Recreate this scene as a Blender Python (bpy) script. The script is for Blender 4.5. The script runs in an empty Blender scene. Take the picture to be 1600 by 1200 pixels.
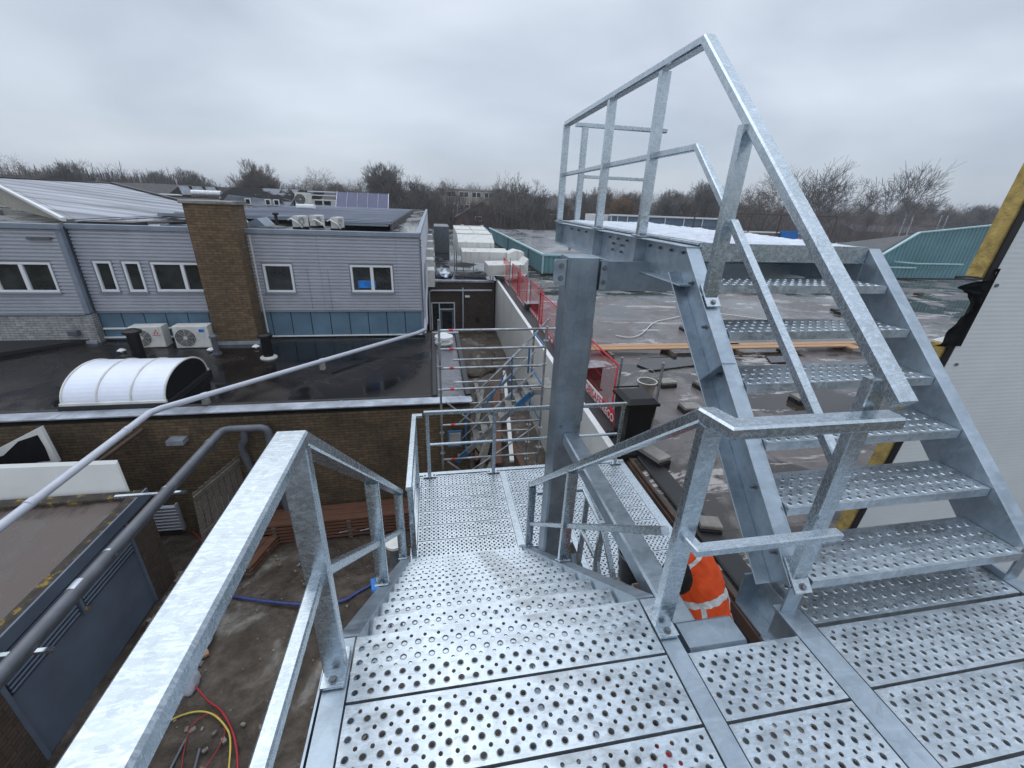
import bpy, math, random
from mathutils import Vector, Matrix, noise
S = bpy.context.scene
col = S.collection
R = math.radians
rnd = random.Random(7)

# ---------------------------------------------------------------- camera
F = 661.7                                   # focal length in pixels of the 1600 px wide photograph
YAW, PITCH, ROLL = R(-10.94), R(23.25), R(2.364)
cam_d = bpy.data.cameras.new("camera")
cam = bpy.data.objects.new("camera", cam_d); col.objects.link(cam)
CM = Matrix.Rotation(YAW, 4, 'Z') @ Matrix.Rotation(math.pi/2-PITCH, 4, 'X') @ Matrix.Rotation(ROLL, 4, 'Z')
cam.matrix_world = CM
cam_d.sensor_fit = 'HORIZONTAL'; cam_d.sensor_width = 36; cam_d.lens = F/1600*36
cam_d.clip_start = .05; cam_d.clip_end = 4000
S.camera = cam
# ---------------------------------------------------------------- sky (overcast: brighter overhead), soft sun
W = bpy.data.worlds.new("World"); S.world = W; W.use_nodes = True
nt = W.node_tree; N = nt.nodes; Lk = nt.links; N.clear()
out = N.new('ShaderNodeOutputWorld'); bg = N.new('ShaderNodeBackground')
tc = N.new('ShaderNodeTexCoord'); sep = N.new('ShaderNodeSeparateXYZ'); Lk.new(tc.outputs['Generated'], sep.inputs[0])
mp = N.new('ShaderNodeMapping'); mp.inputs['Scale'].default_value = (1.0, 1.3, 3.2); mp.inputs['Rotation'].default_value = (0, R(18), R(20))
Lk.new(tc.outputs['Generated'], mp.inputs[0])
nz = N.new('ShaderNodeTexNoise'); nz.inputs['Scale'].default_value = 1.7; nz.inputs['Detail'].default_value = 5; nz.inputs['Roughness'].default_value = .46
nz.inputs['Distortion'].default_value = .25
Lk.new(mp.outputs[0], nz.inputs['Vector'])
cr = N.new('ShaderNodeValToRGB'); Lk.new(nz.outputs['Fac'], cr.inputs[0])
cr.color_ramp.elements[0].position = .3; cr.color_ramp.elements[0].color = (.33, .375, .45, 1)
cr.color_ramp.elements[1].position = .72; cr.color_ramp.elements[1].color = (.61, .66, .735, 1)
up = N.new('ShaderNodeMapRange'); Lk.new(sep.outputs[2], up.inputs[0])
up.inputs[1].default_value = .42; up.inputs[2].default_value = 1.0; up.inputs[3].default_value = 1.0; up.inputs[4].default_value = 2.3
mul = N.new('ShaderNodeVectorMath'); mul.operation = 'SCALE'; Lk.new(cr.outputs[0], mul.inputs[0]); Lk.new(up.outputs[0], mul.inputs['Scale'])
sky = N.new('ShaderNodeTexSky'); sky.sky_type = 'NISHITA'; sky.sun_disc = False
sky.sun_elevation = R(28); sky.sun_rotation = R(200)
sk2 = N.new('ShaderNodeVectorMath'); sk2.operation = 'SCALE'; sk2.inputs['Scale'].default_value = .012; Lk.new(sky.outputs[0], sk2.inputs[0])
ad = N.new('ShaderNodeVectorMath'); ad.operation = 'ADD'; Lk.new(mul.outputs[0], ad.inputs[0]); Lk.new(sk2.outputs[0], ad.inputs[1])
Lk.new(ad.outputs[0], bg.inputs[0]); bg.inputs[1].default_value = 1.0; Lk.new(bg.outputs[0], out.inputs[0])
sun_d = bpy.data.lights.new("sun", 'SUN'); sun_d.energy = .5; sun_d.angle = R(60); sun_d.color = (1, .97, .93)
sun = bpy.data.objects.new("sun", sun_d); col.objects.link(sun)
sun.rotation_euler = (R(35), 0, R(-150))
S.view_settings.view_transform = 'Standard'; S.view_settings.look = 'None'
S.view_settings.exposure = 0.3; S.view_settings.gamma = 1
S.cycles.max_bounces = 6

# ---------------------------------------------------------------- helpers
_cam3 = CM.to_3x3()
def P(x, y, a, v):
    """point of the place seen at photo pixel (x, y) lying on the plane a = v"""
    d = _cam3 @ Vector(((x-800)/F, -(y-600)/F, -1.0)); i = 'xyz'.index(a)
    return d*(v/d[i])

def new_mat(name):
    m = bpy.data.materials.new(name); m.use_nodes = True
    return m, m.node_tree, m.node_tree.nodes['Principled BSDF']

def coord(nt, kind='Object', scale=(1,1,1), rot=(0,0,0)):
    t = nt.nodes.new('ShaderNodeTexCoord'); m = nt.nodes.new('ShaderNodeMapping')
    m.inputs['Scale'].default_value = scale; m.inputs['Rotation'].default_value = rot
    nt.links.new(t.outputs[kind], m.inputs[0]); return m.outputs[0]
def noise_n(nt, vec, scale, detail=4, rough=.55, dist=0):
    n = nt.nodes.new('ShaderNodeTexNoise'); nt.links.new(vec, n.inputs['Vector'])
    n.inputs['Scale'].default_value = scale; n.inputs['Detail'].default_value = detail; n.inputs['Roughness'].default_value = rough
    n.inputs['Distortion'].default_value = dist; return n.outputs['Fac']
def ramp(nt, fac, stops):
    r = nt.nodes.new('ShaderNodeValToRGB'); nt.links.new(fac, r.inputs[0]); e = r.color_ramp.elements
    while len(e) < len(stops): e.new(.5)
    for k, (p, c) in enumerate(stops):
        e[k].position = p; e[k].color = (*c, 1) if hasattr(c, '__len__') else (c, c, c, 1)
    return r.outputs[0]
def mixc(nt, fac, a, b, mode='MIX'):
    m = nt.nodes.new('ShaderNodeMix'); m.data_type = 'RGBA'; m.blend_type = mode
    for sock, v in ((m.inputs[0], fac), (m.inputs[6], a), (m.inputs[7], b)):
        if hasattr(v, 'links') or isinstance(v, bpy.types.NodeSocket): nt.links.new(v, sock)
        elif hasattr(v, '__len__'): sock.default_value = (*v, 1)
        else: sock.default_value = v
    return m.outputs[2]
def bump(nt, h, strength, dist, b):
    n = nt.nodes.new('ShaderNodeBump'); n.inputs['Strength'].default_value = strength; n.inputs['Distance'].default_value = dist
    nt.links.new(h, n.inputs['Height']); nt.links.new(n.outputs[0], b.inputs['Normal'])

def plain(name, c, rough=.6, metal=0., var=.12, scale=3., bmp=0., bscale=30., spec=.5):
    m, nt, b = new_mat(name); v = coord(nt)
    f = noise_n(nt, v, scale, 6, .6)
    lo = tuple(x*(1-var*1.6) for x in c); hi = tuple(min(1, x*(1+var*1.6)) for x in c)
    nt.links.new(ramp(nt, f, [(.3, lo), (.7, hi)]), b.inputs['Base Color'])
    b.inputs['Roughness'].default_value = rough; b.inputs['Metallic'].default_value = metal
    b.inputs['Specular IOR Level'].default_value = spec
    if bmp: bump(nt, noise_n(nt, v, bscale, 4), bmp, .02, b)
    return m

M = {}
def galv(name, lo, hi, metal=.9, rough=(.2,.42), streak=1., spangle=28., white=.6, dirt=0., bm=.2):
    m, nt, b = new_mat(name); v = coord(nt)
    vo = nt.nodes.new('ShaderNodeTexVoronoi'); nt.links.new(v, vo.inputs['Vector']); vo.inputs['Scale'].default_value = spangle
    vb = nt.nodes.new('ShaderNodeRGBToBW'); nt.links.new(vo.outputs['Color'], vb.inputs[0])
    f1 = noise_n(nt, v, 4, 7, .65, .6)
    v2 = coord(nt, scale=(2.2, 7, 3.5), rot=(.2, .1, .6)); f2 = noise_n(nt, v2, 6*streak, 6, .62, 1.6)
    c1 = ramp(nt, f1, [(.3, lo), (.72, hi)])
    c2 = mixc(nt, .3, c1, ramp(nt, vb.outputs[0], [(.2, .75), (.8, 1.2)]), 'MULTIPLY')
    c3 = mixc(nt, ramp(nt, f2, [(.47, 0.), (.62, white)]), c2, (.93, .96, 1.))
    if dirt:
        f4 = noise_n(nt, coord(nt, scale=(1.2, 4, 1), rot=(0,0,.4)), 2.6, 8, .68, .8)
        c3 = mixc(nt, ramp(nt, f4, [(.5, 0.), (.72, dirt)]), c3, (.2, .19, .18))
        f5 = noise_n(nt, coord(nt, scale=(1, 1.6, 1)), 22, 6, .75)
        c3 = mixc(nt, ramp(nt, f5, [(.56, 0.), (.72, .5)]), c3, (.22, .21, .2))
    nt.links.new(mixc(nt, 1., c3, (.9, .965, 1.0), 'MULTIPLY'), b.inputs['Base Color'])
    b.inputs['Metallic'].default_value = metal
    rough_from(nt, b, f2, .3, .7, *rough)
    bump(nt, f2, bm, .003, b)
    return m
def rough_from(nt, b, fac, a, c, lo, hi):
    mr = nt.nodes.new('ShaderNodeMapRange'); nt.links.new(fac, mr.inputs[0])
    mr.inputs[1].default_value = a; mr.inputs[2].default_value = c; mr.inputs[3].default_value = lo; mr.inputs[4].default_value = hi
    nt.links.new(mr.outputs[0], b.inputs['Roughness'])
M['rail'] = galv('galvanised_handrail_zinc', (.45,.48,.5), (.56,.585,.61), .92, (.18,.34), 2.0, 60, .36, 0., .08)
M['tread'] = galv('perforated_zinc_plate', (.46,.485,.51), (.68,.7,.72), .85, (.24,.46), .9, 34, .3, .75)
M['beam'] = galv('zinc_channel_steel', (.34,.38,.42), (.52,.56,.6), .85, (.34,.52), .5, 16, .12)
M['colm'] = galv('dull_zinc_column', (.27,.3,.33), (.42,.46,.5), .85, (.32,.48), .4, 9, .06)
M['bolt'] = plain('dark_bolt_steel', (.24,.25,.27), .4, .8)
M['scaf'] = plain('scaffold_tube', (.36,.38,.4), .42, .7, .3, 6)
M['scafblue'] = plain('blue_scaffold_paint', (.03,.13,.28), .5, 0, .2)
M['red'] = plain('red_fence_paint', (.55,.015,.03), .45, 0, .15)
M['white'] = plain('white_paint', (.72,.73,.72), .45, 0, .05)
M['offwhite'] = plain('weathered_white_grp', (.62,.62,.58), .5, 0, .12, 4)
M['frame'] = plain('white_window_frame', (.78,.79,.8), .35, 0, .03)
M['black'] = plain('black_rubber', (.014,.014,.015), .5, 0, .2)
M['foil'] = plain('black_foil', (.006,.006,.007), .85, 0, .3, 5, .3, 6, .15)
M['blackgloss'] = plain('black_plastic', (.008,.008,.009), .42, 0, .2, 3, 0, 30, .3)
M['clad'] = plain('grey_blue_profiled_steel', (.45,.465,.515), .42, .15, .06, 1.5)
M['trim'] = plain('grey_metal_trim', (.24,.28,.34), .45, .3, .08)
M['lowpanel'] = plain('petrol_blue_panel', (.11,.19,.26), .45, .0, .12, 1.2)
M['teal'] = plain('teal_profiled_steel', (.13,.27,.3), .45, .1, .1, .5)
M['tealtrim'] = plain('pale_teal_trim', (.38,.56,.58), .45, .1, .08)
M['alu'] = plain('aluminium_coping', (.42,.46,.52), .35, .5, .25, 2.5)
M['navy'] = plain('navy_steel_door', (.125,.16,.215), .4, .1, .12, 1.5)
M['wool'] = plain('yellow_mineral_wool', (.43,.31,.1), .95, 0, .25, 14, .6, 60)
M['wpanel'] = None
M['pipew'] = plain('white_grey_pipe', (.5,.52,.58), .35, 0, .06)
M['pipeg'] = plain('grey_pvc_pipe', (.105,.115,.13), .35, 0, .15, 4)
M['dome'] = plain('opal_skylight_sheet', (.72,.76,.85), .3, 0, .03)
M['conc'] = plain('concrete', (.26,.25,.23), .85, 0, .3, 2.5, .4, 20)
M['rubble'] = plain('muddy_rubble', (.19,.17,.14), .9, 0, .4, 5, .4, 20)
M['beige'] = plain('beige_render', (.42,.4,.34), .8, 0, .08)
M['skin'] = plain('skin', (.5,.28,.2), .5, 0, .05)
M['orange'] = plain('fluorescent_orange_fabric', (1.0,.095,.01), .75, 0, .1, 8, .5, 14)
M['reflect'] = plain('silver_reflective_tape', (.75,.76,.76), .4, .2, .15, 40)
M['darkcloth'] = plain('dark_trousers', (.02,.022,.03), .9, 0, .3)
M['hair'] = plain('black_hat', (.012,.01,.01), .9, 0, .3, 20, .4, 50)
M['bluep'] = plain('blue_plastic', (.01,.16,.55), .4, 0, .12)
M['tarp'] = plain('blue_tarpaulin', (.02,.2,.62), .4, 0, .2, 6, .4, 8)
M['card'] = plain('cardboard', (.35,.3,.24), .8, 0, .15)
M['yellow'] = plain('yellow_hose', (.55,.45,.08), .5)
M['redhose'] = plain('red_hose', (.35,.02,.03), .5)
M['bluehose'] = plain('blue_lay_flat_hose', (.04,.06,.2), .5, 0, .3, 8)
M['silver'] = plain('silver_duct', (.5,.52,.54), .3, .7, .2, 8)
M['redbrick_far'] = plain('dark_red_brick_far', (.13,.06,.045), .85, 0, .2, 2)
M['tile_far'] = plain('dark_roof_tiles', (.045,.04,.042), .7, 0, .25, 3)
M['cream'] = plain('cream_render', (.5,.47,.38), .8, 0, .1)
M['hedge'] = plain('hedge_green', (.03,.045,.015), .9, 0, .5, 1)
M['rustbrown'] = plain('brown_railing', (.085,.05,.035), .7, 0, .3)
M['bluepanel'] = plain('slate_blue_panel', (.12,.18,.25), .5, 0, .15, .8)

def rough_from(nt, b, fac, a, c, lo, hi):
    mr = nt.nodes.new('ShaderNodeMapRange'); nt.links.new(fac, mr.inputs[0])
    mr.inputs[1].default_value = a; mr.inputs[2].default_value = c; mr.inputs[3].default_value = lo; mr.inputs[4].default_value = hi
    nt.links.new(mr.outputs[0], b.inputs['Roughness'])

def brick(name, c1, c2, mortar, scale=1., stain=.5, axis='xz'):
    m, nt, b = new_mat(name)
    t = nt.nodes.new('ShaderNodeTexCoord'); s = nt.nodes.new('ShaderNodeSeparateXYZ'); nt.links.new(t.outputs['Object'], s.inputs[0])
    a = nt.nodes.new('ShaderNodeMath'); a.operation = 'ADD'; nt.links.new(s.outputs[0], a.inputs[0]); nt.links.new(s.outputs[1], a.inputs[1])
    c = nt.nodes.new('ShaderNodeCombineXYZ'); nt.links.new(a.outputs[0], c.inputs[0]); nt.links.new(s.outputs[2], c.inputs[1])
    br = nt.nodes.new('ShaderNodeTexBrick'); nt.links.new(c.outputs[0], br.inputs['Vector'])
    br.inputs['Scale'].default_value = scale; br.inputs['Brick Width'].default_value = .22; br.inputs['Row Height'].default_value = .066
    br.inputs['Mortar Size'].default_value = .009; br.inputs['Mortar Smooth'].default_value = .2; br.inputs['Bias'].default_value = -.1
    br.inputs['Color1'].default_value = (*c1, 1); br.inputs['Color2'].default_value = (*c2, 1); br.inputs['Mortar'].default_value = (*mortar, 1)
    v = coord(nt, scale=(1, 1, .6)); f = noise_n(nt, v, 1.1, 7, .65)
    f3 = noise_n(nt, coord(nt), 9, 3, .6)
    base = mixc(nt, .55, br.outputs['Color'], ramp(nt, f3, [(.3, .45), (.7, 1.35)]), 'MULTIPLY')
    nt.links.new(mixc(nt, stain, base, ramp(nt, f, [(.32, .3), (.6, 1.)]), 'MULTIPLY'), b.inputs['Base Color'])
    b.inputs['Roughness'].default_value = .8
    bump(nt, br.outputs['Fac'], -.5, .006, b)
    return m
M['brick_y'] = brick('yellow_brown_brick', (.16,.105,.05), (.1,.065,.032), (.055,.045,.035), 1, .75)
M['brick_c'] = brick('chimney_brick', (.2,.125,.06), (.12,.075,.038), (.08,.065,.05), 1, .4)
M['brick_d'] = brick('dark_brown_brick', (.11,.075,.05), (.075,.05,.035), (.05,.04,.035), 1, .4)
M['brick_w'] = brick('grey_white_brick', (.42,.42,.42), (.3,.3,.3), (.2,.2,.2), 1, .35)

def roof_mat(name, dry, wet, patch, thr=(.42,.52), pthr=(.66,.7), scale=.35, rl=(.04,.55), seam=1.0, puddle=None):
    m, nt, b = new_mat(name); v = coord(nt)
    f = noise_n(nt, v, scale, 8, .6, .8)
    v2 = coord(nt, scale=(.55, 1.7, 1)); f2 = noise_n(nt, v2, scale*2.2, 9, .72, .4)
    f3 = noise_n(nt, v, 14, 5, .7)
    w = ramp(nt, f, [(thr[0], 0.), (thr[1], 1.)])               # 1 = dry
    cdry = mixc(nt, .7, dry, ramp(nt, noise_n(nt, v, 2.2, 7, .7), [(.25, .5), (.75, 1.5)]), 'MULTIPLY')
    c = mixc(nt, w, wet, cdry)
    c = mixc(nt, .35, c, ramp(nt, f3, [(.3, .6), (.7, 1.35)]), 'MULTIPLY')
    if patch: c = mixc(nt, ramp(nt, f2, [(pthr[0], 0.), (pthr[1], 1.)]), c, patch)
    if seam:
        t = nt.nodes.new('ShaderNodeTexCoord'); br = nt.nodes.new('ShaderNodeTexBrick'); nt.links.new(t.outputs['Object'], br.inputs['Vector'])
        br.inputs['Scale'].default_value = 1; br.inputs['Brick Width'].default_value = 7.; br.inputs['Row Height'].default_value = 1.0
        br.inputs['Mortar Size'].default_value = .012; br.inputs['Mortar Smooth'].default_value = .6
        br.inputs['Color1'].default_value = (1,1,1,1); br.inputs['Color2'].default_value = (.82,.82,.82,1); br.inputs['Mortar'].default_value = (.35,.35,.35,1)
        c = mixc(nt, seam, c, br.outputs['Color'], 'MULTIPLY')
    nt.links.new(c, b.inputs['Base Color'])
    rough_from(nt, b, f, thr[0], thr[1]+.05, *rl)
    mx = nt.nodes.new('ShaderNodeMath'); mx.operation = 'MULTIPLY'; nt.links.new(w, mx.inputs[0]); nt.links.new(f3, mx.inputs[1])
    bump(nt, mx.outputs[0], .35, .01, b)
    return m
M['roof_r'] = roof_mat('wet_grey_roofing', (.135,.118,.113), (.042,.035,.028), (.4,.375,.36), (.47,.52), (.565,.59), .34, (.02,.45), .9)
M['roof_l'] = roof_mat('wet_black_roofing', (.024,.02,.018), (.006,.006,.007), None, (.42,.56), (.7,.72), .45, (.09,.5), .7)
M['roof_l'].node_tree.nodes['Principled BSDF'].inputs['Specular IOR Level'].default_value = .3
M['roof_strip'] = roof_mat('grey_bitumen_strip', (.13,.135,.15), (.05,.05,.055), None, (.36,.5), (.7,.72), .8, (.08,.45), .4)
M['roof_b'] = roof_mat('dark_bitumen_roof', (.06,.058,.058), (.02,.02,.022), (.35,.34,.34), (.48,.6), (.64,.68), .5, (.05,.5), .6)
M['roof_t'] = roof_mat('wet_slate_roofing', (.09,.09,.095), (.045,.045,.05), (.3,.3,.31), (.42,.56), (.68,.72), .35, (.06,.4), 1.)
M['roof_pv'] = None
def frost_mat(name, base, frost, rib=None, lo=.42, hi=.62):
    m, nt, b = new_mat(name)
    v = coord(nt, scale=(.25, 1, 1)); f = noise_n(nt, v, .5, 8, .7, .5)
    c = mixc(nt, ramp(nt, f, [(lo, 0.), (hi, 1.)]), base, frost)
    if rib:
        wv = nt.nodes.new('ShaderNodeTexWave'); nt.links.new(coord(nt), wv.inputs['Vector']); wv.bands_direction = rib[0]
        wv.inputs['Scale'].default_value = rib[1]; wv.inputs['Distortion'].default_value = .15
        c = mixc(nt, .75, c, ramp(nt, wv.outputs['Fac'], [(.15, .35), (.4, 1.)]), 'MULTIPLY')
    nt.links.new(c, b.inputs['Base Color']); b.inputs['Roughness'].default_value = .45
    return m
M['roof_frost'] = frost_mat('frosted_ribbed_roof', (.13,.145,.18), (.6,.64,.72), ('Y', .22), .4, .74)
M['roof_pv'] = frost_mat('frosted_solar_field', (.24,.26,.31), (.55,.58,.66), None, .3, .7)
M['snow'] = plain('snow', (.66,.71,.78), .5, 0, .12, 9, .8, 30)
M['collector'] = plain('solar_collector_glass', (.055,.06,.13), .25, .1, .1)
M['darkroof'] = frost_mat('dark_tiled_roof_with_snow', (.05,.048,.05), (.5,.53,.58), None, .55, .58)

# mud of the courtyard
def mud():
    m, nt, b = new_mat('wet_mud'); v = coord(nt)
    f = noise_n(nt, v, .9, 9, .62, 1.0); f2 = noise_n(nt, v, 6, 7, .7)
    c = ramp(nt, f, [(.3, (.03,.022,.015)), (.49, (.078,.058,.041)), (.58, (.12,.098,.077)), (.67, (.25,.23,.2))])
    c = mixc(nt, .8, c, ramp(nt, f2, [(.3, .4), (.7, 1.5)]), 'MULTIPLY')
    nt.links.new(c, b.inputs['Base Color']); rough_from(nt, b, f, .3, .6, .2, .85)
    bump(nt, f2, 1., .07, b); return m
M['mud'] = mud()
def ground():
    m, nt, b = new_mat('winter_ground'); v = coord(nt)
    f = noise_n(nt, v, .02, 8, .6)
    c = ramp(nt, f, [(.35, (.045,.04,.025)), (.5, (.06,.065,.03)), (.56, (.07,.055,.045)), (.66, (.5,.52,.55))])
    nt.links.new(c, b.inputs['Base Color']); b.inputs['Roughness'].default_value = .9; return m
M['ground'] = ground()
def timber(name, c, var=.4):
    m, nt, b = new_mat(name); v = coord(nt, scale=(1.2, 14, 14)); f = noise_n(nt, v, 2.2, 6, .6, .5)
    nt.links.new(ramp(nt, f, [(.25, tuple(x*(1-var) for x in c)), (.75, tuple(x*(1+var) for x in c))]), b.inputs['Base Color'])
    b.inputs['Roughness'].default_value = .7; bump(nt, f, .3, .004, b); return m
M['wood_o'] = timber('wet_orange_boards', (.13,.055,.03))
M['wood_l'] = timber('light_plank', (.42,.25,.14), .3)
M['wood_d'] = timber('grey_pallet_wood', (.13,.11,.09), .6)
M['wood_y'] = timber('yellow_batten', (.3,.17,.06), .5)
def glass(name, tint=(.012,.014,.014)):
    m, nt, b = new_mat(name); v = coord(nt); f = noise_n(nt, v, 1.6, 5, .6)
    nt.links.new(ramp(nt, f, [(.35, tuple(x*.5 for x in tint)), (.65, tuple(x*3 for x in tint))]), b.inputs['Base Color'])
    b.inputs['Roughness'].default_value = .06; b.inputs['Specular IOR Level'].default_value = .6; return m
M['glass'] = glass('dark_window_glass')
def panel_white():
    m, nt, b = new_mat('white_sandwich_panel'); v = coord(nt, scale=(1, 1, 1))
    wv = nt.nodes.new('ShaderNodeTexWave'); nt.links.new(v, wv.inputs['Vector']); wv.bands_direction = 'Z'; wv.inputs['Scale'].default_value = 8.5
    wv.inputs['Distortion'].default_value = .3
    f = noise_n(nt, v, 1.2, 5)
    nt.links.new(ramp(nt, f, [(.3, (.6,.63,.63)), (.7, (.7,.73,.73))]), b.inputs['Base Color'])
    b.inputs['Roughness'].default_value = .4; bump(nt, wv.outputs['Fac'], .12, .006, b); return m
M['wpanel'] = panel_white()
M['wallw'] = plain('pale_grey_wall_panel', (.68,.69,.66), .45, .0, .06, .8)
def shed_roof():
    m, nt, b = new_mat('rusty_brown_wet_roof'); v = coord(nt, scale=(2.2, .7, 1)); f = noise_n(nt, v, 1.3, 8, .65)
    nt.links.new(ramp(nt, f, [(.3, (.025,.017,.013)), (.55, (.075,.05,.042)), (.75, (.11,.085,.08))]), b.inputs['Base Color'])
    rough_from(nt, b, f, .35, .65, .12, .5); return m
M['shedroof'] = shed_roof()
def moss():
    m, nt, b = new_mat('mossy_roof_edge'); v = coord(nt); f = noise_n(nt, v, 6, 8, .7)
    nt.links.new(ramp(nt, f, [(.4, (.035,.03,.026)), (.56, (.06,.05,.04)), (.63, (.3,.2,.03))]), b.inputs['Base Color'])
    b.inputs['Roughness'].default_value = .95; bump(nt, f, .8, .02, b); return m
M['moss'] = moss()
M['bark'] = plain('winter_bark', (.05,.042,.036), .9, 0, .3, 4)
M['bark_l'] = plain('pale_bark', (.13,.115,.1), .9, 0, .3, 4)
M['twig'] = plain('bare_twigs', (.13,.12,.11), .9, 0, .25, .5)
M['twig_b'] = plain('brown_bare_twigs', (.16,.135,.115), .9, 0, .25, .5)
M['twig_r'] = plain('reddish_bare_twigs', (.19,.115,.06), .9, 0, .25, .5)
M['twig_d'] = plain('dark_bare_twigs', (.075,.066,.06), .9, 0, .25, .5)
M['pine'] = plain('pine_needles', (.018,.03,.016), .9, 0, .4, 1)
M['understory'] = plain('brown_undergrowth', (.085,.066,.055), .95, 0, .5, .25)
def duct():
    m, nt, b = new_mat('stained_white_duct'); v = coord(nt, scale=(2.5, 2.5, .35)); f = noise_n(nt, v, 1.6, 7, .7)
    nt.links.new(ramp(nt, f, [(.3, (.25,.25,.23)), (.44, (.58,.58,.55)), (.7, (.68,.68,.65))]), b.inputs['Base Color'])
    b.inputs['Roughness'].default_value = .6; return m
M['duct'] = duct()

def wpos(o):
    p = Vector((0,0,0))
    while o is not None: p += o.location; o = o.parent
    return p
def tag(o, label=None, cat=None, group=None, kind=None):
    if label: o['label'] = label
    if cat: o['category'] = cat
    if group: o['group'] = group
    if kind: o['kind'] = kind
    return o
def thing(name, label, cat, loc=(0,0,0), group=None):
    o = bpy.data.objects.new(name, None); o.location = loc; o.empty_display_size = .1; col.objects.link(o)
    return tag(o, label, cat, group)
class MB:
    def __init__(s): s.v = []; s.f = []; s.sm = []; s.mk = []
    def add(s, vs, fs, smooth=False):
        n = len(s.v); s.mk.append((n, len(s.f))); s.v += [tuple(a) for a in vs]; s.f += [tuple(i+n for i in f) for f in fs]; s.sm += [smooth]*len(fs); return s
    def box(s, x0, x1, y0, y1, z0, z1):
        return s.add([(x,y,z) for z in (z0,z1) for x,y in ((x0,y0),(x1,y0),(x1,y1),(x0,y1))],
                     [(3,2,1,0),(4,5,6,7),(0,1,5,4),(1,2,6,5),(2,3,7,6),(3,0,4,7)])
    def cbox(s, c, sx, sy, sz, rz=0, ch=0):
        c = Vector(c); q = Matrix.Rotation(rz, 3, 'Z')
        if not ch:
            vs = [c+q@Vector((a*sx/2,b*sy/2,d*sz/2)) for d in (-1,1) for a,b in ((-1,-1),(1,-1),(1,1),(-1,1))]
            return s.add(vs, [(3,2,1,0),(4,5,6,7),(0,1,5,4),(1,2,6,5),(2,3,7,6),(3,0,4,7)])
        return s.sweep([c-q@Vector((sx/2,0,0)), c+q@Vector((sx/2,0,0))], sy, sz, ch)
    def sweep(s, pts, w, h, ch=.004, up=(0,0,1), cap=True):
        """mitred rectangular section with chamfered edges; w across, h along up"""
        pts = [Vector(p) for p in pts]; n = len(pts); U = Vector(up)
        c = min(ch, w*.3, h*.3)
        prof = [(-w/2+c,-h/2),(w/2-c,-h/2),(w/2,-h/2+c),(w/2,h/2-c),(w/2-c,h/2),(-w/2+c,h/2),(-w/2,h/2-c),(-w/2,-h/2+c)]
        rings = []
        for i in range(n):
            k = min(i, n-2) if i == 0 else i-1
            d = (pts[k+1]-pts[k]).normalized()
            sd = d.cross(U)
            if sd.length < 1e-4: sd = d.cross(Vector((0,1,0)))
            sd.normalize(); uu = sd.cross(d)
            ring = [pts[i]+sd*a+uu*b for a,b in prof]
            if 0 < i < n-1:
                d2 = (pts[i+1]-pts[i]).normalized(); nn = (d+d2).normalized()
                ring = [q+d*((pts[i]-q).dot(nn)/d.dot(nn)) for q in ring]
            rings.append(ring)
        vs = [q for r in rings for q in r]; fs = []
        for i in range(n-1):
            for j in range(8): a = i*8+j; b2 = i*8+(j+1)%8; fs.append((b2, a, a+8, b2+8))
        if cap: fs.append(tuple(range(8))); fs.append(tuple(reversed([(n-1)*8+j for j in range(8)])))
        return s.add(vs, fs)
    def bar(s, p, q, w, h, ch=.003, up=(0,0,1)): return s.sweep([p, q], w, h, ch, up)
    def tube(s, pts, r, n=10, cap=True, taper=None):
        pts = [Vector(p) for p in pts]; m = len(pts); rings = []; ref = None
        for i in range(m):
            d = (pts[min(i+1,m-1)]-pts[max(i-1,0)]).normalized()
            if ref is None:
                ref = d.cross(Vector((0,0,1)))
                if ref.length < 1e-3: ref = Vector((1,0,0))
            ref = (ref-d*ref.dot(d)).normalized(); u = d.cross(ref)
            rr = r if taper is None else taper[i]
            rings.append([pts[i]+(ref*math.cos(6.28318*k/n)+u*math.sin(6.28318*k/n))*rr for k in range(n)])
        vs = [q for g in rings for q in g]; fs = []
        for i in range(m-1):
            for j in range(n): fs.append((i*n+j, i*n+(j+1)%n, (i+1)*n+(j+1)%n, (i+1)*n+j))
        s.add(vs, fs, True)
        if cap:
            s.add(rings[0], [tuple(reversed(range(n)))]); s.add(rings[-1], [tuple(range(n))])
        return s
    def cyl(s, c, r, h, n=20, r2=None, cap=True):
        c = Vector(c); r2 = r if r2 is None else r2
        return s.tube([c, c+Vector((0,0,h))], r, n, cap, [r, r2])
    def hexa(s, c, r, h, ax=(0,0,1)):
        c = Vector(c); return s.tube([c, c+Vector(ax)*h], r, 6)
    def prism(s, poly, d):
        d = Vector(d); n = len(poly); a = [Vector(p) for p in poly]
        s.add(a+[p+d for p in a], [tuple(reversed(range(n))), tuple(range(n,2*n))]+[(i,(i+1)%n,(i+1)%n+n,i+n) for i in range(n)]); return s
    def quad(s, *p): return s.add(p, [tuple(range(len(p)))])
    def build_each(s, per, name, mat, parent, **k):
        """one object for every `per` shapes added"""
        mk = s.mk[::per]+[(len(s.v), len(s.f))]; r = None
        for (v0, f0), (v1, f1) in zip(mk[:-1], mk[1:]):
            m = MB(); m.v = s.v[v0:v1]; m.f = [tuple(i-v0 for i in f) for f in s.f[f0:f1]]; m.sm = s.sm[f0:f1]
            r = m.build(name, mat, parent, **k)
        return r
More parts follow.
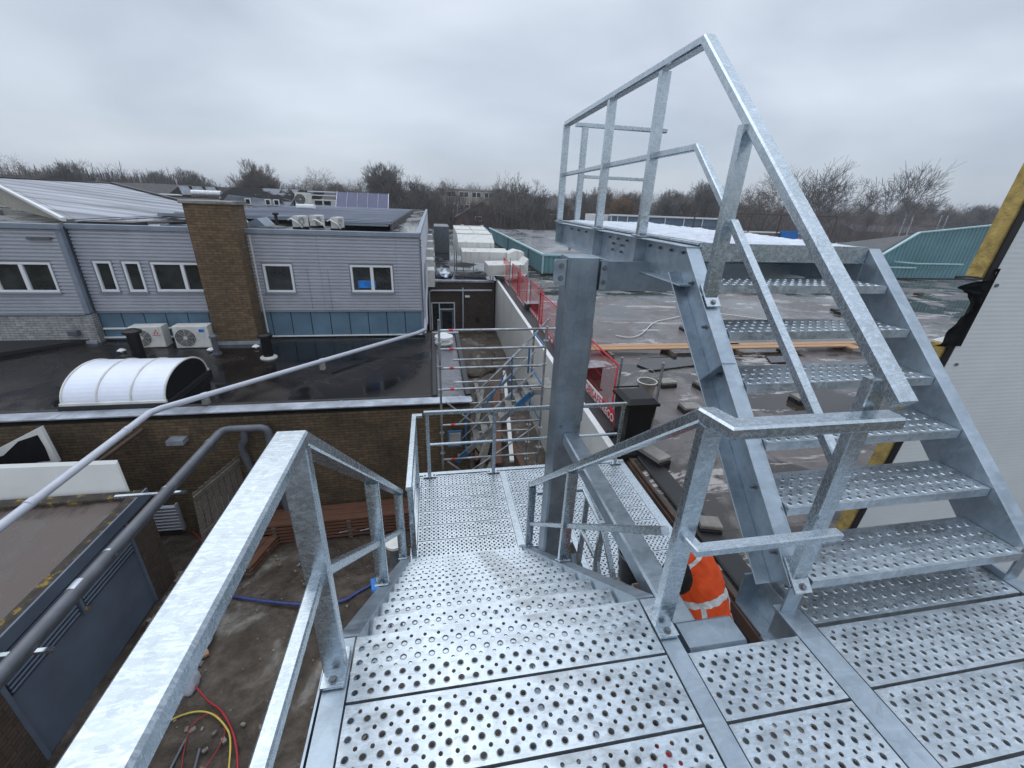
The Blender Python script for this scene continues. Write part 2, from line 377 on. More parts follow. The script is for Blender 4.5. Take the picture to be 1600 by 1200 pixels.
    def build(s, name, mat, parent=None, label=None, cat=None, group=None, kind=None, smooth=None):
        me = bpy.data.meshes.new(name)
        if parent is not None: o0 = wpos(parent)
        elif kind == 'structure' or not s.v: o0 = Vector((0,0,0))
        else:
            xs = [v[0] for v in s.v]; ys = [v[1] for v in s.v]; zs = [v[2] for v in s.v]
            o0 = Vector(((min(xs)+max(xs))/2, (min(ys)+max(ys))/2, min(zs)))
        me.from_pydata([(v[0]-o0.x, v[1]-o0.y, v[2]-o0.z) for v in s.v], [], s.f)
        me.polygons.foreach_set('use_smooth', [bool(x) if smooth is None else smooth for x in s.sm])
        me.materials.append(mat if not isinstance(mat, str) else M[mat])
        import bmesh
        if len(s.v) < 60000 and name not in ('crown',):
            bm = bmesh.new(); bm.from_mesh(me); bmesh.ops.recalc_face_normals(bm, faces=bm.faces); bm.to_mesh(me); bm.free()
        me.update()
        o = bpy.data.objects.new(name, me); col.objects.link(o)
        if parent is not None: o.parent = parent
        else: o.location = o0
        return tag(o, label, cat, group, kind)
def kids(o): return [c for c in bpy.data.objects if c.parent is o]
def copy_tree(o, parent=None, loc=None, label=None, rz=None, scale=None):
    c = o.copy(); col.objects.link(c)
    if parent is not None: c.parent = parent
    if loc is not None: c.location = loc
    if rz is not None: c.rotation_euler = (0,0,rz)
    if scale is not None: c.scale = scale if hasattr(scale, '__len__') else (scale,)*3
    if label: c['label'] = label
    for k in kids(o): copy_tree(k, c)
    return c

# ribbed cladding: ribs run along u, profile varies along v, n = outward
def ribs(mb, o, u, v, n, U, V, pitch, depth, holes=(), lo=None, hi=None):
    o, u, v, n = Vector(o), Vector(u), Vector(v), Vector(n)
    prof = []; k = 0.
    while k < V-1e-6:
        for a, d in ((0,0),(.22,0),(.34,depth),(.88,depth)):
            if k+a*pitch < V: prof.append((k+a*pitch, d))
        k += pitch
    prof.append((V, 0))
    for (a, da), (b, db) in zip(prof[:-1], prof[1:]):
        m_ = (a+b)/2; iv = [(0, U)]
        if lo or hi: iv = [(lo(m_) if lo else 0, hi(m_) if hi else U)]
        for (u0,u1,v0,v1) in holes:
            if v0 < m_ < v1:
                nv = []
                for (p, q) in iv:
                    if u1 <= p or u0 >= q: nv.append((p,q)); continue
                    if p < u0: nv.append((p,u0))
                    if u1 < q: nv.append((u1,q))
                iv = nv
        for p, q in iv:
            if q > p: mb.quad(o+u*p+v*a+n*da, o+u*q+v*a+n*da, o+u*q+v*b+n*db, o+u*p+v*b+n*db)
    return mb

ZG, ZR, ZL = -6.9, -4.1, -4.0
# ================================================================ SETTING
mb = MB(); mb.quad((-1500,-600,ZG-.06),(1500,-600,ZG-.06),(1500,2500,ZG-.06),(-1500,2500,ZG-.06)); mb.build('ground','ground',kind='structure')
mb = MB()                                   # uneven courtyard earth
nx, ny = 110, 130
for j in range(ny+1):
    for i in range(nx+1):
        x = -14+i*(20/nx); y = -7+j*(32/ny)
        h = noise.fractal(Vector((x*.9,y*.9,0)), 1, 2, 4)*.05+noise.noise(Vector((x*4,y*4,3)))*.02
        mb.v.append((x, y, ZG+h))
for j in range(ny):
    for i in range(nx): a = j*(nx+1)+i; mb.f.append((a,a+1,a+nx+2,a+nx+1)); mb.sm.append(True)
mb.build('courtyard_ground','mud',kind='structure')

# ================================================================ STEEL STAIR
ZD = -1.65; ZP = -.183; ZLAND = -3.7
def sheet(L, D, seg=16, lip=.045, pitch=.054, gap=.003, hs=1.):
    """perforated plank: real holes with raised collars; x 0..L, y 0..D, top z = 0"""
    mb = MB(); nx = max(2, int(round((L-.03)/pitch))); ny = max(1, int(round((D-.03)/pitch)))
    px = (L-2*.012)/nx/2; py = (D-2*.012)/ny/2
    cx0, cy0 = .012+px*.5, .012+py*.5
    for i in range(2*nx):
        for j in range(2*ny):
            cx = .012+px*(i+.5); cy = .012+py*(j+.5); x0,x1,y0,y1 = cx-px/2,cx+px/2,cy-py/2,cy+py/2
            if (i+j) % 2: mb.quad((x0,y0,0),(x1,y0,0),(x1,y1,0),(x0,y1,0)); continue
            big = j % 2 == 0
            r = (.0103 if big else .0077)*hs; n = seg if big else max(8, seg//2)
            ro = min(r*1.45, px*.49) if big else r*1.05; zt = .0032 if big else .0
            rings = [[], [], [], []]
            for k in range(n):
                t = 6.283185*k/n; c, s_ = math.cos(t), math.sin(t); m_ = max(abs(c), abs(s_))
                rings[0].append((cx+c/m_*px/2, cy+s_/m_*py/2, 0))
                rings[1].append((cx+c*ro, cy+s_*ro, 0))
                rings[2].append((cx+c*r, cy+s_*r, zt))
                rings[3].append((cx+c*r*.94, cy+s_*r*.94, -.006))
            vs = [q for g in rings for q in g]
            fs = [(g*n+k, g*n+(k+1)%n, (g+1)*n+(k+1)%n, (g+1)*n+k) for g in range(3) for k in range(n)]
            mb.add(vs, fs)
    e = .012
    mb.quad((0,0,0),(L,0,0),(L-e,e,0),(e,e,0)); mb.quad((0,D,0),(e,D-e,0),(L-e,D-e,0),(L,D,0))
    mb.quad((0,0,0),(e,e,0),(e,D-e,0),(0,D,0)); mb.quad((L,0,0),(L,D,0),(L-e,D-e,0),(L-e,e,0))
    t = .003
    for (ya, yb) in ((0, t), (D, D-t)):                     # folded lips
        mb.quad((0,ya,0),(L,ya,0),(L,ya,-lip),(0,ya,-lip)); mb.quad((0,yb,-t),(L,yb,-t),(L,yb,-lip),(0,yb,-lip)); mb.quad((0,ya,-lip),(L,ya,-lip),(L,yb,-lip),(0,yb,-lip))
    for (xa) in (0, L): mb.quad((xa,0,0),(xa,D,0),(xa,D,-lip),(xa,0,-lip))
    return mb
_sheets = {}
def plank(name, x0, y1, L, D, z, parent, seg=16, label=None):
    """y1 = far edge"""
    key = (round(L,3), round(D,3), seg)
    if key not in _sheets:
        o = sheet(L, D, seg, hs=1.0 if seg > 12 else (1.08 if seg == 12 else 1.22)).build(name, 'tread', None); o.location = (0,0,0); _sheets[key] = o.data
        me = o.data; bpy.data.objects.remove(o)
        # build() shifted by the bounding box; undo the shift
        for v in me.vertices: v.co.x += L/2; v.co.y += D/2; v.co.z -= .045
    o = bpy.data.objects.new(name, _sheets[key]); col.objects.link(o); o.parent = parent
    o.location = Vector((x0, y1-D, z))-wpos(parent)
    if label: o['label'] = label
    return o

# --- middle landing (the deck the camera stands over)
deck = thing('stair_deck', 'perforated galvanised deck in the foreground at the head of the descending flight', 'stair landing', (.9, .6, ZD))
PW = .247; G = .011
for k in range(5): plank('deck_plank', -.355, 1.255-k*(PW+G), 1.225, PW, ZD+.002, deck)
for k in range(4): plank('deck_plank', .962, .99-k*(PW+G), .508, PW, ZD+.002, deck)
plank('deck_plank', 1.59, 1.275, 1.165, PW, ZD+.002, deck)
for k in range(1,6): plank('deck_plank', 1.59, 1.01-(k-1)*(PW+G), 1.165, PW, ZD+.002, deck)
mb = MB()
for (a, b, y) in ((-.445,-.362,1.255),(.877,.956,1.255),(1.475,1.583,1.14),(2.762,2.85,1.2)):
    mb.box(a, b, -.6, y, ZD-.008, ZD+.004); mb.box(a+.03, a+.037, -.6, y, ZD-.2, ZD-.009); mb.box(a, b, -.6, y, ZD-.21, ZD-.202)
mb.build_each(3, 'support_channel', 'beam', deck)
for y in (.985, -.6): MB().box(.957, 1.474, y, y+.008, ZD-.2, ZD-.003).build('edge_plate', 'beam', deck)
mb = MB()
for x in (-.46, 2.86):
    mb.box(x-.004, x+.004, -.6, 1.2, ZD-.2, ZD-.004)
mb.build_each(1, 'edge_plate', 'beam', deck)

def channel(mb, p, q, depth, flange, side, t=.009, x=None):
    """C section from p to q (points on the top edge of the web), depth square to the run in the YZ plane, flanges towards side (-1/+1 in x)"""
    p, q = Vector(p), Vector(q); d = (q-p).normalized(); X = Vector((1,0,0)); up_ = X.cross(d)
    if up_.z < 0: up_ = -up_
    if abs(d.z) > .99: up_ = Vector((0,-1,0))
    mb.bar(p-up_*depth/2, q-up_*depth/2, t, depth-.002, .001, up_)
    off = X*side*(flange/2+t/2)
    mb.bar(p+off-up_*t/2, q+off-up_*t/2, flange, t, .002, up_)
    mb.bar(p+off-up_*(depth-t/2), q+off-up_*(depth-t/2), flange, t, .002, up_)

BN = 6      # shapes per bolt: two tubes of three shapes
def bolt_plate(mb, bb, c, yaxis=Vector((0,1,0)), w=.085, l=.15, off=.05):
    """rectangular foot plate with a bolt at each end, along yaxis"""
    c = Vector(c); ya = Vector(yaxis).normalized(); nrm = Vector((1,0,0)).cross(ya)
    mb.bar(c-ya*l/2+nrm*.006, c+ya*l/2+nrm*.006, w, .012, .002, nrm)
    for s in (-1, 1):
        k = c+ya*s*off+nrm*.012
        bb.tube([k, k+nrm*.003], .016, 16); bb.hexa(k+nrm*.003, .011, .009, nrm)

# --- descending flight
fl = thing('descending_stair_flight', 'straight galvanised flight with perforated treads going down from the foreground deck', 'stair', (.26, 1.3, ZLAND))
NT = 9; g_, r_ = .247, .205
for k in range(1, NT+1):
    plank('tread', -.335, 1.26+g_*k+.0, 1.19, .262, ZD-r_*k, fl, 16 if k < 5 else 12)
sl = Vector((0, g_, -r_)).normalized(); top = ZD+.055
for side, x in ((-1, -.352), (1, .872)):
    mb = MB(); p = Vector((x, 1.27, ZD+.005)); q = p+sl*((3.66-1.27)/sl.y)
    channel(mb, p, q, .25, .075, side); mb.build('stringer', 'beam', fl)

# --- lower landing
ll = thing('lower_stair_landing', 'wide perforated galvanised landing at the foot of the descending flight', 'stair landing', (1.2, 4, ZLAND))
for k in range(6): plank('landing_plank', -.285, 5.225-k*.258, 1.15, PW, ZLAND, ll, 8)
for k in range(6): plank('landing_plank', .965, 5.225-k*.258, .56, PW, ZLAND, ll, 8)
for k in range(12): plank('landing_plank', 1.6, 5.225-k*.258, 1.12, PW, ZLAND, ll, 8)
mb = MB()
for a, b, y0 in ((-.36,-.292,3.6),(.87,.96,3.6),(1.53,1.595,2.12),(2.725,2.86,2.75)):
    mb.box(a, b, y0, 5.23, ZLAND-.01, ZLAND+.003); mb.box(a+.03,a+.038,y0,5.23,ZLAND-.2,ZLAND-.011)
mb.build_each(2, 'support_channel', 'rail', ll)
mb = MB(); mb.box(-.36, 2.86, 5.235, 5.3, ZLAND-.012, ZLAND+.012); mb.box(-.36,2.86,5.29,5.298,ZLAND-.2,ZLAND-.013); mb.build('end_channel', 'rail', ll)
# posts standing under the landing
mb = MB()
for x, y in ((-.3,5.2),(2.78,5.2),(-.3,3.7)): mb.box(x-.05,x+.05,y-.05,y+.05,ZG,ZLAND-.21)
mb.build_each(1, 'leg', 'beam', ll)

# --- ascending flight and top platform
up_f = thing('ascending_stair_flight', 'galvanised flight of six perforated treads climbing to the snowy top platform', 'stair', (2.17, 1.2, ZD))
for k in range(1, 7):
    plank('tread', 1.575, 1.09+.22*(k-1)+.262, 1.18, .262, ZD+.19+.214*(k-1), up_f)
a0 = math.atan2(1.29, 1.30)
for side, x, nm in ((-1, 1.566, 'left'), (1, 2.764, 'right')):
    mb = MB()
    kb = Vector((x, 1.10, -1.49)) if side < 0 else Vector((x, 1.10, -1.43)); kt = Vector((x, 2.40, ZP-.03 if side < 0 else ZP-.005))
    channel(mb, kb, kt, .23, .08, side)
    # foot piece down to the deck
    d2 = Vector((0, .0, 1)); h = kb.z-(ZD+.0)
    mb.box(x-.0045, x+.0045, kb.y, kb.y+.235, ZD-.2, kb.z-.18)
    fx0, fx1 = (x-.085, x-.005) if side < 0 else (x+.005, x+.085)
    mb.box(fx0, fx1, kb.y-.001, kb.y+.008, ZD+.005, kb.z-.004)
    mb.box(fx0, fx1, kb.y+.226, kb.y+.235, ZD-.2, kb.z-.17)
    mb.box(fx0, fx1, kb.y+.002, kb.y+.234, ZD-.21, ZD-.2)
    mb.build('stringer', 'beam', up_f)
mb = MB(); 
dd = Vector((0, .71, .705)); dd.normalize(); nn = Vector((0,-.705,.71)); nn.normalize()
for k in range(1,7):                       # tread bolts seen on the outside of the left stringer
    for o_ in (.03, .2):
        c = Vector((1.562, 1.09+.22*(k-1)+o_, ZD+.165+.214*(k-1)))
        mb.hexa(c, .009, .028, (-1,0,0)); mb.tube([c, c-Vector((.004,0,0))], .015, 12)
mb.build_each(6, 'bolt', 'bolt', up_f)
mb = MB(); c = Vector((1.52, 1.93, -.76))      # web stiffener under the rail foot
mb.prism([(1.484,1.9,-.735),(1.484,1.9,-.79),(1.484,2.06,-.79)], (.076,0,0)) if False else mb.bar((1.523,1.86,-.735),(1.523,2.02,-.9),.074,.008,.001,(0,1,0))
mb.build('web_stiffener', 'beam', up_f)

pl = thing('top_stair_platform', 'galvanised platform with a bolted channel edge carried above head of stair', 'platform', (2.17, 3.8, ZP))
mb = MB(); y0, y1 = 2.40, 5.33
mb.box(1.57, 2.76, y0+.02, y1, ZP-.012, ZP); mb.build('floor_plate', 'tread', pl)
mb = MB(); mb.box(1.575, 2.755, y0-.005, y0+.016, ZP-.1, ZP+.003); mb.build('front_edge', 'rail', pl)
for side, x in ((-1,1.5685),(1,2.7615)):
    mb = MB(); channel(mb, (x, y0+.0, ZP-.02), (x, y1, ZP-.02), .235, .08, side)
    if side < 0:
        for y in (3.09, 3.97, 5.28): mb.box(x-.084, x-.005, y-.005, y+.005, ZP-.244, ZP-.03)
    mb.build('edge_beam', 'beam', pl)
mb = MB(); mb.box(1.575, 2.755, y1-.012, y1, ZP-.22, ZP-.013); mb.box(1.575,2.755,3.6,3.61,ZP-.12,ZP-.013); mb.build_each(1,'cross_rib', 'beam', pl)
mb = MB()
for y in [2.55,2.7,2.85,3.0]+[3.22,3.4,3.58,3.76]+[4.15,4.4,4.65,4.9]:
    mb.hexa((1.562,y,ZP-.07), .010, .016, (-1,0,0))
for y in (3.48,3.66):
    for z in (.115,.165): mb.hexa((1.562,y,ZP-z), .010, .02, (-1,0,0))
mb.build_each(3, 'bolt', 'bolt', pl)
# snow on the platform
mb = MB(); nx, ny = 50, 110; X0,X1,Y0,Y1 = 1.63,2.69,y0+.03,y1-.03
for j in range(ny+1):
    for i in range(nx+1):
        x = X0+(X1-X0)*i/nx; y = Y0+(Y1-Y0)*j/ny; e = min(i, nx-i, j, ny-j)
        h = .007+noise.fractal(Vector((x*5,y*5,1)),1,2,5)*.012+abs(noise.noise(Vector((x*16,y*16,4))))*.012
        h *= min(1, e/2.5)
        mb.v.append((x+(noise.noise(Vector((y*7,x,0)))*.02 if e < 3 else 0), y, ZP+.002+max(0,h)))
for j in range(ny):
    for i in range(nx): a = j*(nx+1)+i; mb.f.append((a,a+1,a+nx+2,a+nx+1)); mb.sm.append(True)
mb.build('snow_layer', 'snow', None, 'thin rumpled layer of snow lying on the top platform', 'snow', kind='stuff')

# --- column and beams
cl = thing('steel_column', 'thick galvanised square column standing between the two flights', 'column', (1.06, 3.05, ZG))
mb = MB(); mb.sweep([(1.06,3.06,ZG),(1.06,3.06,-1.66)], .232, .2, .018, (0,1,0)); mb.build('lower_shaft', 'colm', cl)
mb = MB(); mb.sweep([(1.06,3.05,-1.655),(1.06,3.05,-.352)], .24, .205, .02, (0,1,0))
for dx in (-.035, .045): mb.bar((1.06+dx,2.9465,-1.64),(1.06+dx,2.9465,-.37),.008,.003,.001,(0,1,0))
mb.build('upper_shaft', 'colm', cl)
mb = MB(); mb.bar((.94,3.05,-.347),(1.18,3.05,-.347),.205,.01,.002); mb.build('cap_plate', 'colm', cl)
mb = MB()
mb.prism([(.938,2.985,-.36),(.858,2.985,-.36),(.848,2.985,-.372),(.848,2.985,-.50),(.866,2.985,-.54),(.938,2.985,-.54)], (0,.016,0)); mb.build('side_plate', 'beam', cl)
mb = MB(); mb.box(1.182,1.232,2.94,2.956,-.56,-.355); mb.build('side_plate', 'beam', cl)
mb = MB()
for x, z in ((.9,-.405),(.9,-.49)): mb.hexa((x,2.985,z), .014, .02, (0,-1,0)); mb.tube([(x,2.985,z),(x,2.981,z)], .021, 14)
for x, z in ((1.208,-.41),(1.208,-.51)): mb.hexa((x,2.94,z), .013, .02, (0,-1,0)); mb.tube([(x,2.94,z),(x,2.936,z)], .019, 14)
for x, z in ((1.0,-1.7),(1.15,-1.7),(1.0,-1.9),(1.15,-1.9)): mb.hexa((x,2.955,z), .012, .016, (0,-1,0))
mb.build('bolt', 'bolt', cl)
mb = MB(); mb.box(1.19,2.9,2.962,2.971,-.575,-.365); mb.box(1.19,2.9,2.972,3.04,-.374,-.366); mb.box(1.19,2.9,2.972,3.04,-.574,-.566)
mb.box(1.186,1.2,2.96,3.05,-.572,-.368)
mb.build('crossbeam', 'colm', None, 'galvanised crossbeam bolted to the column top and running under the platform', 'beam')
tb = thing('bearer_tube', 'level galvanised box tube from the column, ending in a dull block near the worker', 'beam', (1.09, 2, -1.8))
mb = MB(); mb.sweep([(1.09,1.165,-1.81),(1.09,2.955,-1.81)], .13, .11, .012); mb.build('tube', 'beam', tb)
mb = MB(); mb.sweep([(1.0,1.085,-1.755),(1.265,1.085,-1.755)], .15, .15, .02); mb.sweep([(.996,1.087,-1.775),(1.27,1.087,-1.775)], .153, .012, .003)
mb.build('end_block', 'colm', tb)

# --- handrails
HW, HH = .088, .042
def post(mb, bb, base, ztop, w=.075, d=.04, lean=None, plate=True, ya=(0,1,0), foot=None):
    b = Vector(base); mb.sweep([b, (b.x, b.y, ztop)], w, d, .004, (0,1,0))
    if plate: bolt_plate(mb, bb, foot or b, ya)
def railing(name, label, loc): return thing(name, label, 'railing', loc)

# left: foreground level part, sloping part
rl = railing('handrail', 'wide wet-streaked handrail crossing the left foreground, then dropping left of the descending flight', (-.41, 1.5, ZD))
mb = MB(); mb.sweep([(-.41,-.35,-.64),(-.41,1.13,-.64),(-.41,3.53,-2.66)], HW, HH, .006); mb.build('top_rail', 'rail', rl)
mb = MB(); mb.sweep([(-.408,-.35,-1.155),(-.408,1.11,-1.155)], .042, .04, .005); mb.sweep([(-.408,1.15,-1.172),(-.408,3.50,-3.12)], .042, .04, .005); mb.build('middle_rail', 'rail', rl)
bb = MB(); slv = Vector((0,g_,-r_))
for y in (1.13, 2.22, 3.48):
    zb = ZD+.012-(max(0,y-1.27))*r_/g_; zt = -.664 if y < 1.2 else -.64-(y-1.13)*2.02/2.4-.03
    mb = MB(); post(mb, bb, (-.41, y, zb), zt, .08, .042, ya=(0,1,0) if y < 1.2 else slv, foot=Vector((-.41, y+(.0 if y<1.2 else 0), zb)))
    mb.build('post', 'rail', rl)
mb2 = MB(); mb2.bar((-.41,-.3,ZD),( -.41,-.3,-.664),.08,.042,.004,(0,1,0)); mb2.build('post','rail',rl)
bb.build_each(BN, 'bolt', 'bolt', rl)
# left side of lower landing
r2 = railing('handrail', 'short level handrail along the left edge of the lower landing', (-.31, 4.4, ZLAND))
mb = MB(); mb.sweep([(-.315,3.58,-2.67),(-.315,5.15,-2.67),(-.21,5.15,-2.67)], .06, .04, .005); mb.build('top_rail', 'rail', r2)
mb = MB(); mb.sweep([(-.315,3.62,-3.17),(-.315,5.1,-3.17)], .036, .036, .004); mb.build('middle_rail', 'rail', r2)
bb = MB()
for y in (3.72,5.02): mb = MB(); post(mb, bb, (-.315,y,ZLAND), -2.692, .06, .04); mb.build('post', 'rail', r2)
bb.build_each(BN, 'bolt', 'bolt', r2)
r3 = railing('handrail', 'handrail with thin round-edged rails across the far end of the lower landing', (1.2, 5.2, ZLAND))
mb = MB(); mb.sweep([(-.19,5.22,-2.67),(2.74,5.22,-2.67)], .04, .06, .008); mb.build('top_rail', 'rail', r3)
mb = MB(); mb.sweep([(-.13,5.22,-3.17),(2.66,5.22,-3.17)], .034, .036, .008); mb.build('middle_rail', 'rail', r3)
bb = MB()
for x in (-.15,.78,2.7):
    mb = MB(); mb.bar((x,5.225,ZLAND+.01),(x,5.225,-2.7),.05,.04,.004,(0,1,0)); mb.box(x-.09,x+.09,5.17,5.27,ZLAND+.0125,ZLAND+.024)
    for s in (-.065,.065): bb.hexa((x+s,5.21,ZLAND+.024),.011,.01); bb.tube([(x+s,5.21,ZLAND+.024),(x+s,5.21,ZLAND+.027)],.016,12)
    mb.build('post', 'rail', r3)
bb.build_each(BN, 'bolt', 'bolt', r3)
# right side of descending flight
r4 = railing('handrail', 'handrail on the right of the descending flight, turning level above the worker', (1.0, 1.4, ZD))
XR = .915
mb = MB(); mb.sweep([(XR,3.46,-2.645),(XR,1.16,-.648),(XR+.02,1.05,-.645),(1.56,1.05,-.645)], .075, .048, .008); mb.build('top_rail', 'rail', r4)
mb = MB(); mb.sweep([(XR,3.44,-3.13),(XR,1.24,-1.235)], .036, .036, .004); mb.build('middle_rail', 'rail', r4)
mb = MB(); mb.sweep([(XR,1.13,-1.15),(XR+.01,1.045,-1.15),(1.53,1.045,-1.15)], .042, .036, .005); mb.build('level_middle_rail', 'rail', r4)
bb = MB()
for y in (1.13, 2.36, 3.42):
    zb = ZD+.012-(max(0,y-1.27))*r_/g_; zt = -.67 if y < 1.2 else -.648-(y-1.16)*.868-.03
    mb = MB(); post(mb, bb, (XR, y, zb), zt, .075, .045, ya=(0,1,0) if y < 1.2 else slv, foot=Vector((XR,y,zb))); mb.build('post', 'rail', r4)
bb.build_each(BN, 'bolt', 'bolt', r4)
# guard loop on the lower landing, start of the next flight
r5 = railing('guard_rail', 'small looped guard rail on the lower landing, behind the column foot', (1.2, 3.2, ZLAND))
mb = MB(); mb.sweep([(.97,3.42,-2.72),(1.47,3.42,-2.72),(1.50,2.93,-2.78),(1.50,2.2,-3.4)], .05, .036, .005); mb.build('top_rail', 'rail', r5)
mb = MB(); mb.sweep([(1.08,3.4,-3.2),(1.08,3.4,-2.75)],.034,.034,.004,(0,1,0)); mb.sweep([(1.06,3.4,-3.2),(1.47,3.4,-3.2),(1.50,2.93,-3.24),(1.50,2.2,-3.86)], .03, .034, .004); mb.build('middle_rail', 'rail', r5)
for y in (3.38,2.95): mb = MB(); mb.bar((1.5,y,ZLAND-.1),(1.5,y,-2.745),.055,.04,.004,(0,1,0)); mb.build('post', 'rail', r5)
# next flight below (mostly hidden)
nf = thing('lowest_stair_flight', 'lowest galvanised flight dropping from the landing toward the yard under the deck', 'stair', (1.25, 2.6, ZG))
for k in range(1, 12): plank('tread', 1.0, 3.63-g_*(k-1), .5, .262, ZLAND-r_*k*1.2, nf, 8)
for x in (.985, 1.515):
    mb = MB(); channel(mb, (x,3.66,ZLAND-.15),(x,.95,ZLAND-2.9),.22,.06,-1 if x < 1.2 else 1); mb.build('stringer','beam',nf)

# upper: flight + platform rail
r6 = railing('handrail', 'tall handrail beside the ascending flight and the left edge of the top platform', (1.53, 3, ZD))
XU = 1.545
mb = MB(); mb.sweep([(XU,1.03,-.575),(XU,2.68,.865),(XU,5.34,.83)], .075, .05, .008); mb.build('top_rail', 'rail', r6)
mb = MB(); mb.sweep([(XU,1.12,-.94),(XU,2.12,-.055)], .042, .042, .005); mb.sweep([(XU,2.17,-.015),(XU,2.585,.335),(XU,5.3,.315)], .04, .038, .005); mb.build('middle_rail', 'rail', r6)
bb = MB(); slu = Vector((0,.71,.705))
for y, zb, zt in ((1.13,-1.455,-.52),(2.15,-.445,.385)):
    mb = MB(); post(mb, bb, (XU-.02,y,zb), zt, .075, .045, ya=slu, foot=Vector((XU-.02,y,zb+.002))); mb.build('post','rail',r6)
for y in (3.09,3.97,5.28):
    mb = MB(); post(mb, bb, (XU-.025,y,ZP-.016), .81, .07, .045, ya=(0,1,0)); mb.build('post','rail',r6)
bb.build_each(BN,'bolt','bolt',r6)
r7 = railing('handrail', 'short galvanised handrail across the far end of the top platform', (2.2, 5.3, ZP))
mb = MB(); mb.sweep([(1.66,5.4,.84),(2.78,5.4,.84)], .06, .045, .006); mb.build('top_rail','rail',r7)
mb = MB(); mb.sweep([(1.8,5.4,.31),(2.66,5.4,.31)], .036, .036, .004); mb.build('middle_rail','rail',r7)
for x in (1.77,2.68): mb = MB(); mb.bar((x,5.38,ZP-.1),(x,5.38,.816),.07,.042,.004,(0,1,0)); mb.build('post','rail',r7)

# ================================================================ LEFT: LOW BLACK ROOF BUILDING (brick wall to the yard)
YW, YF = 8.27, 13.3
b = thing('single_storey_building', 'single-storey yellow-brown brick building with black wet flat roof facing the muddy yard', 'building', (-8, YW, ZG))
mb = MB(); mb.box(-32, .70, YW+.02, YW+.3, ZG-.3, ZL-.13); mb.box(.45,.70,YW+.3,YF+.2,ZG-.3,ZL-.13); mb.build('brick_wall','brick_y',b)
mb = MB(); mb.quad((-32,YW+.3,ZL-.03),(-.12,YW+.3,ZL-.03),(-.12,YF+.3,ZL-.03),(-32,YF+.3,ZL-.03)); mb.build('roof_membrane','roof_l',b)
mb = MB(); mb.quad((0,YW+.3,ZL-.034),(.62,YW+.3,ZL-.034),(.62,YF+.1,ZL-.034),(0,YF+.1,ZL-.034)); mb.build('roof_strip','roof_strip',b)
mb = MB()
x = -32.
while x < .6:
    w = min(2.5, .74-x); mb.bar((x+.006,YW+.13,ZL-.005),(x+w-.006,YW+.13,ZL-.005),.30,.035,.006); x += 2.5
x = -32.
while x < .6: mb.bar((x-.03,YW+.13,ZL+.001),(x+.03,YW+.13,ZL+.001),.306,.036,.004); x += 2.5
mb.bar((-.1,YF+.05,ZL+.04),(.74,YF+.05,ZL+.04),.14,.06,.006)
mb.build_each(1,'coping','alu',b)
mb = MB(); mb.bar((.68,YW+.3,ZL-.0),(.68,YF+.1,ZL-.0),.14,.1,.02); mb.bar((-.06,YW+.3,ZL-.0),(-.06,YF,ZL-.0),.14,.12,.03)
mb.bar((-32,YW+.34,ZL-.01),(-.1,YW+.34,ZL-.01),.1,.06,.02)
mb.prism([(-9.4,YF-.25,ZL-.02),(-32,YF-.7,ZL-.02),(-32,10.2,ZL-.02),(-12,10.9,ZL-.02)],(0,0,.1))
mb.build('roof_upstand','black',b)
# louvre grilles in the brick wall
for x0,x1,z0,z1 in ((-6.1,-5.5,-6.75,-6.1),(-4.75,-4.05,-6.7,-5.95)):
    mb = MB(); n = 8
    for k in range(n):
        z = z0+(z1-z0)*k/n; mb.bar((x0,YW-.02,z+.03),(x1,YW-.02,z+.03),.07,.03,.004,(0,-.6,.8))
    mb.bar((x0-.02,YW-.01,z0-.02),(x0-.02,YW-.01,z1+.02),.04,.08,.004,(0,1,0)); mb.bar((x1+.02,YW-.01,z0-.02),(x1+.02,YW-.01,z1+.02),.04,.08,.004,(0,1,0))
    mb.build('louvre_grille','clad',b)
mb = MB(); mb.cbox((-5.05,YW-.08,-4.55),.3,.2,.1); mb.build('wall_box','alu',b)

# barrel skylight
d0 = thing('barrel_skylight', 'white barrel-vaulted skylight in three bays at the edge of the black roof', 'skylight', (-6.3, 9.4, ZL))
xs0, xs1, yA, yB, zr = -7.05, -5.3, 8.62, 10.35, .52
def arc(t): a = math.pi*t; return (yA+yB)/2-math.cos(a)*(yB-yA)/2, ZL+.12+math.sin(a)*zr
NA = 22
for bay in range(3):
    a, c = xs0+(xs1-xs0)*bay/3+.02, xs0+(xs1-xs0)*(bay+1)/3-.02; mb = MB()
    for k in range(NA):
        y0_,z0_ = arc(k/NA); y1_,z1_ = arc((k+1)/NA); mb.quad((a,y0_,z0_),(c,y0_,z0_),(c,y1_,z1_),(a,y1_,z1_))
    mb.sm = [True]*len(mb.f); mb.build('skylight_sheet','dome',d0)
mb = MB()
for i in range(4):
    x = xs0+(xs1-xs0)*i/3; mb.sweep([(x,)+arc(k/NA) for k in range(NA+1)], .045, .03, .004, (0,-.02,1)) if False else mb.tube([(x,)+arc(k/NA) for k in range(NA+1)], .022, 6)
mb.bar((xs0-.03,yA-.01,ZL+.12),(xs1+.03,yA-.01,ZL+.12),.05,.06,.005); mb.bar((xs0-.03,yB,ZL+.12),(xs1+.03,yB,ZL+.12),.05,.06,.005)
mb.build('skylight_frame','offwhite',d0)
mb = MB()
for x in (xs0, xs1):
    mb.add([(x,)+arc(k/NA) for k in range(NA+1)], [tuple(range(NA+1))])
mb.build_each(1,'end_panel','blackgloss',d0)
mb = MB(); mb.box(xs0-.06,xs1+.06,yA-.05,yB+.05,ZL-.02,ZL+.1); mb.build('skylight_kerb','black',d0)

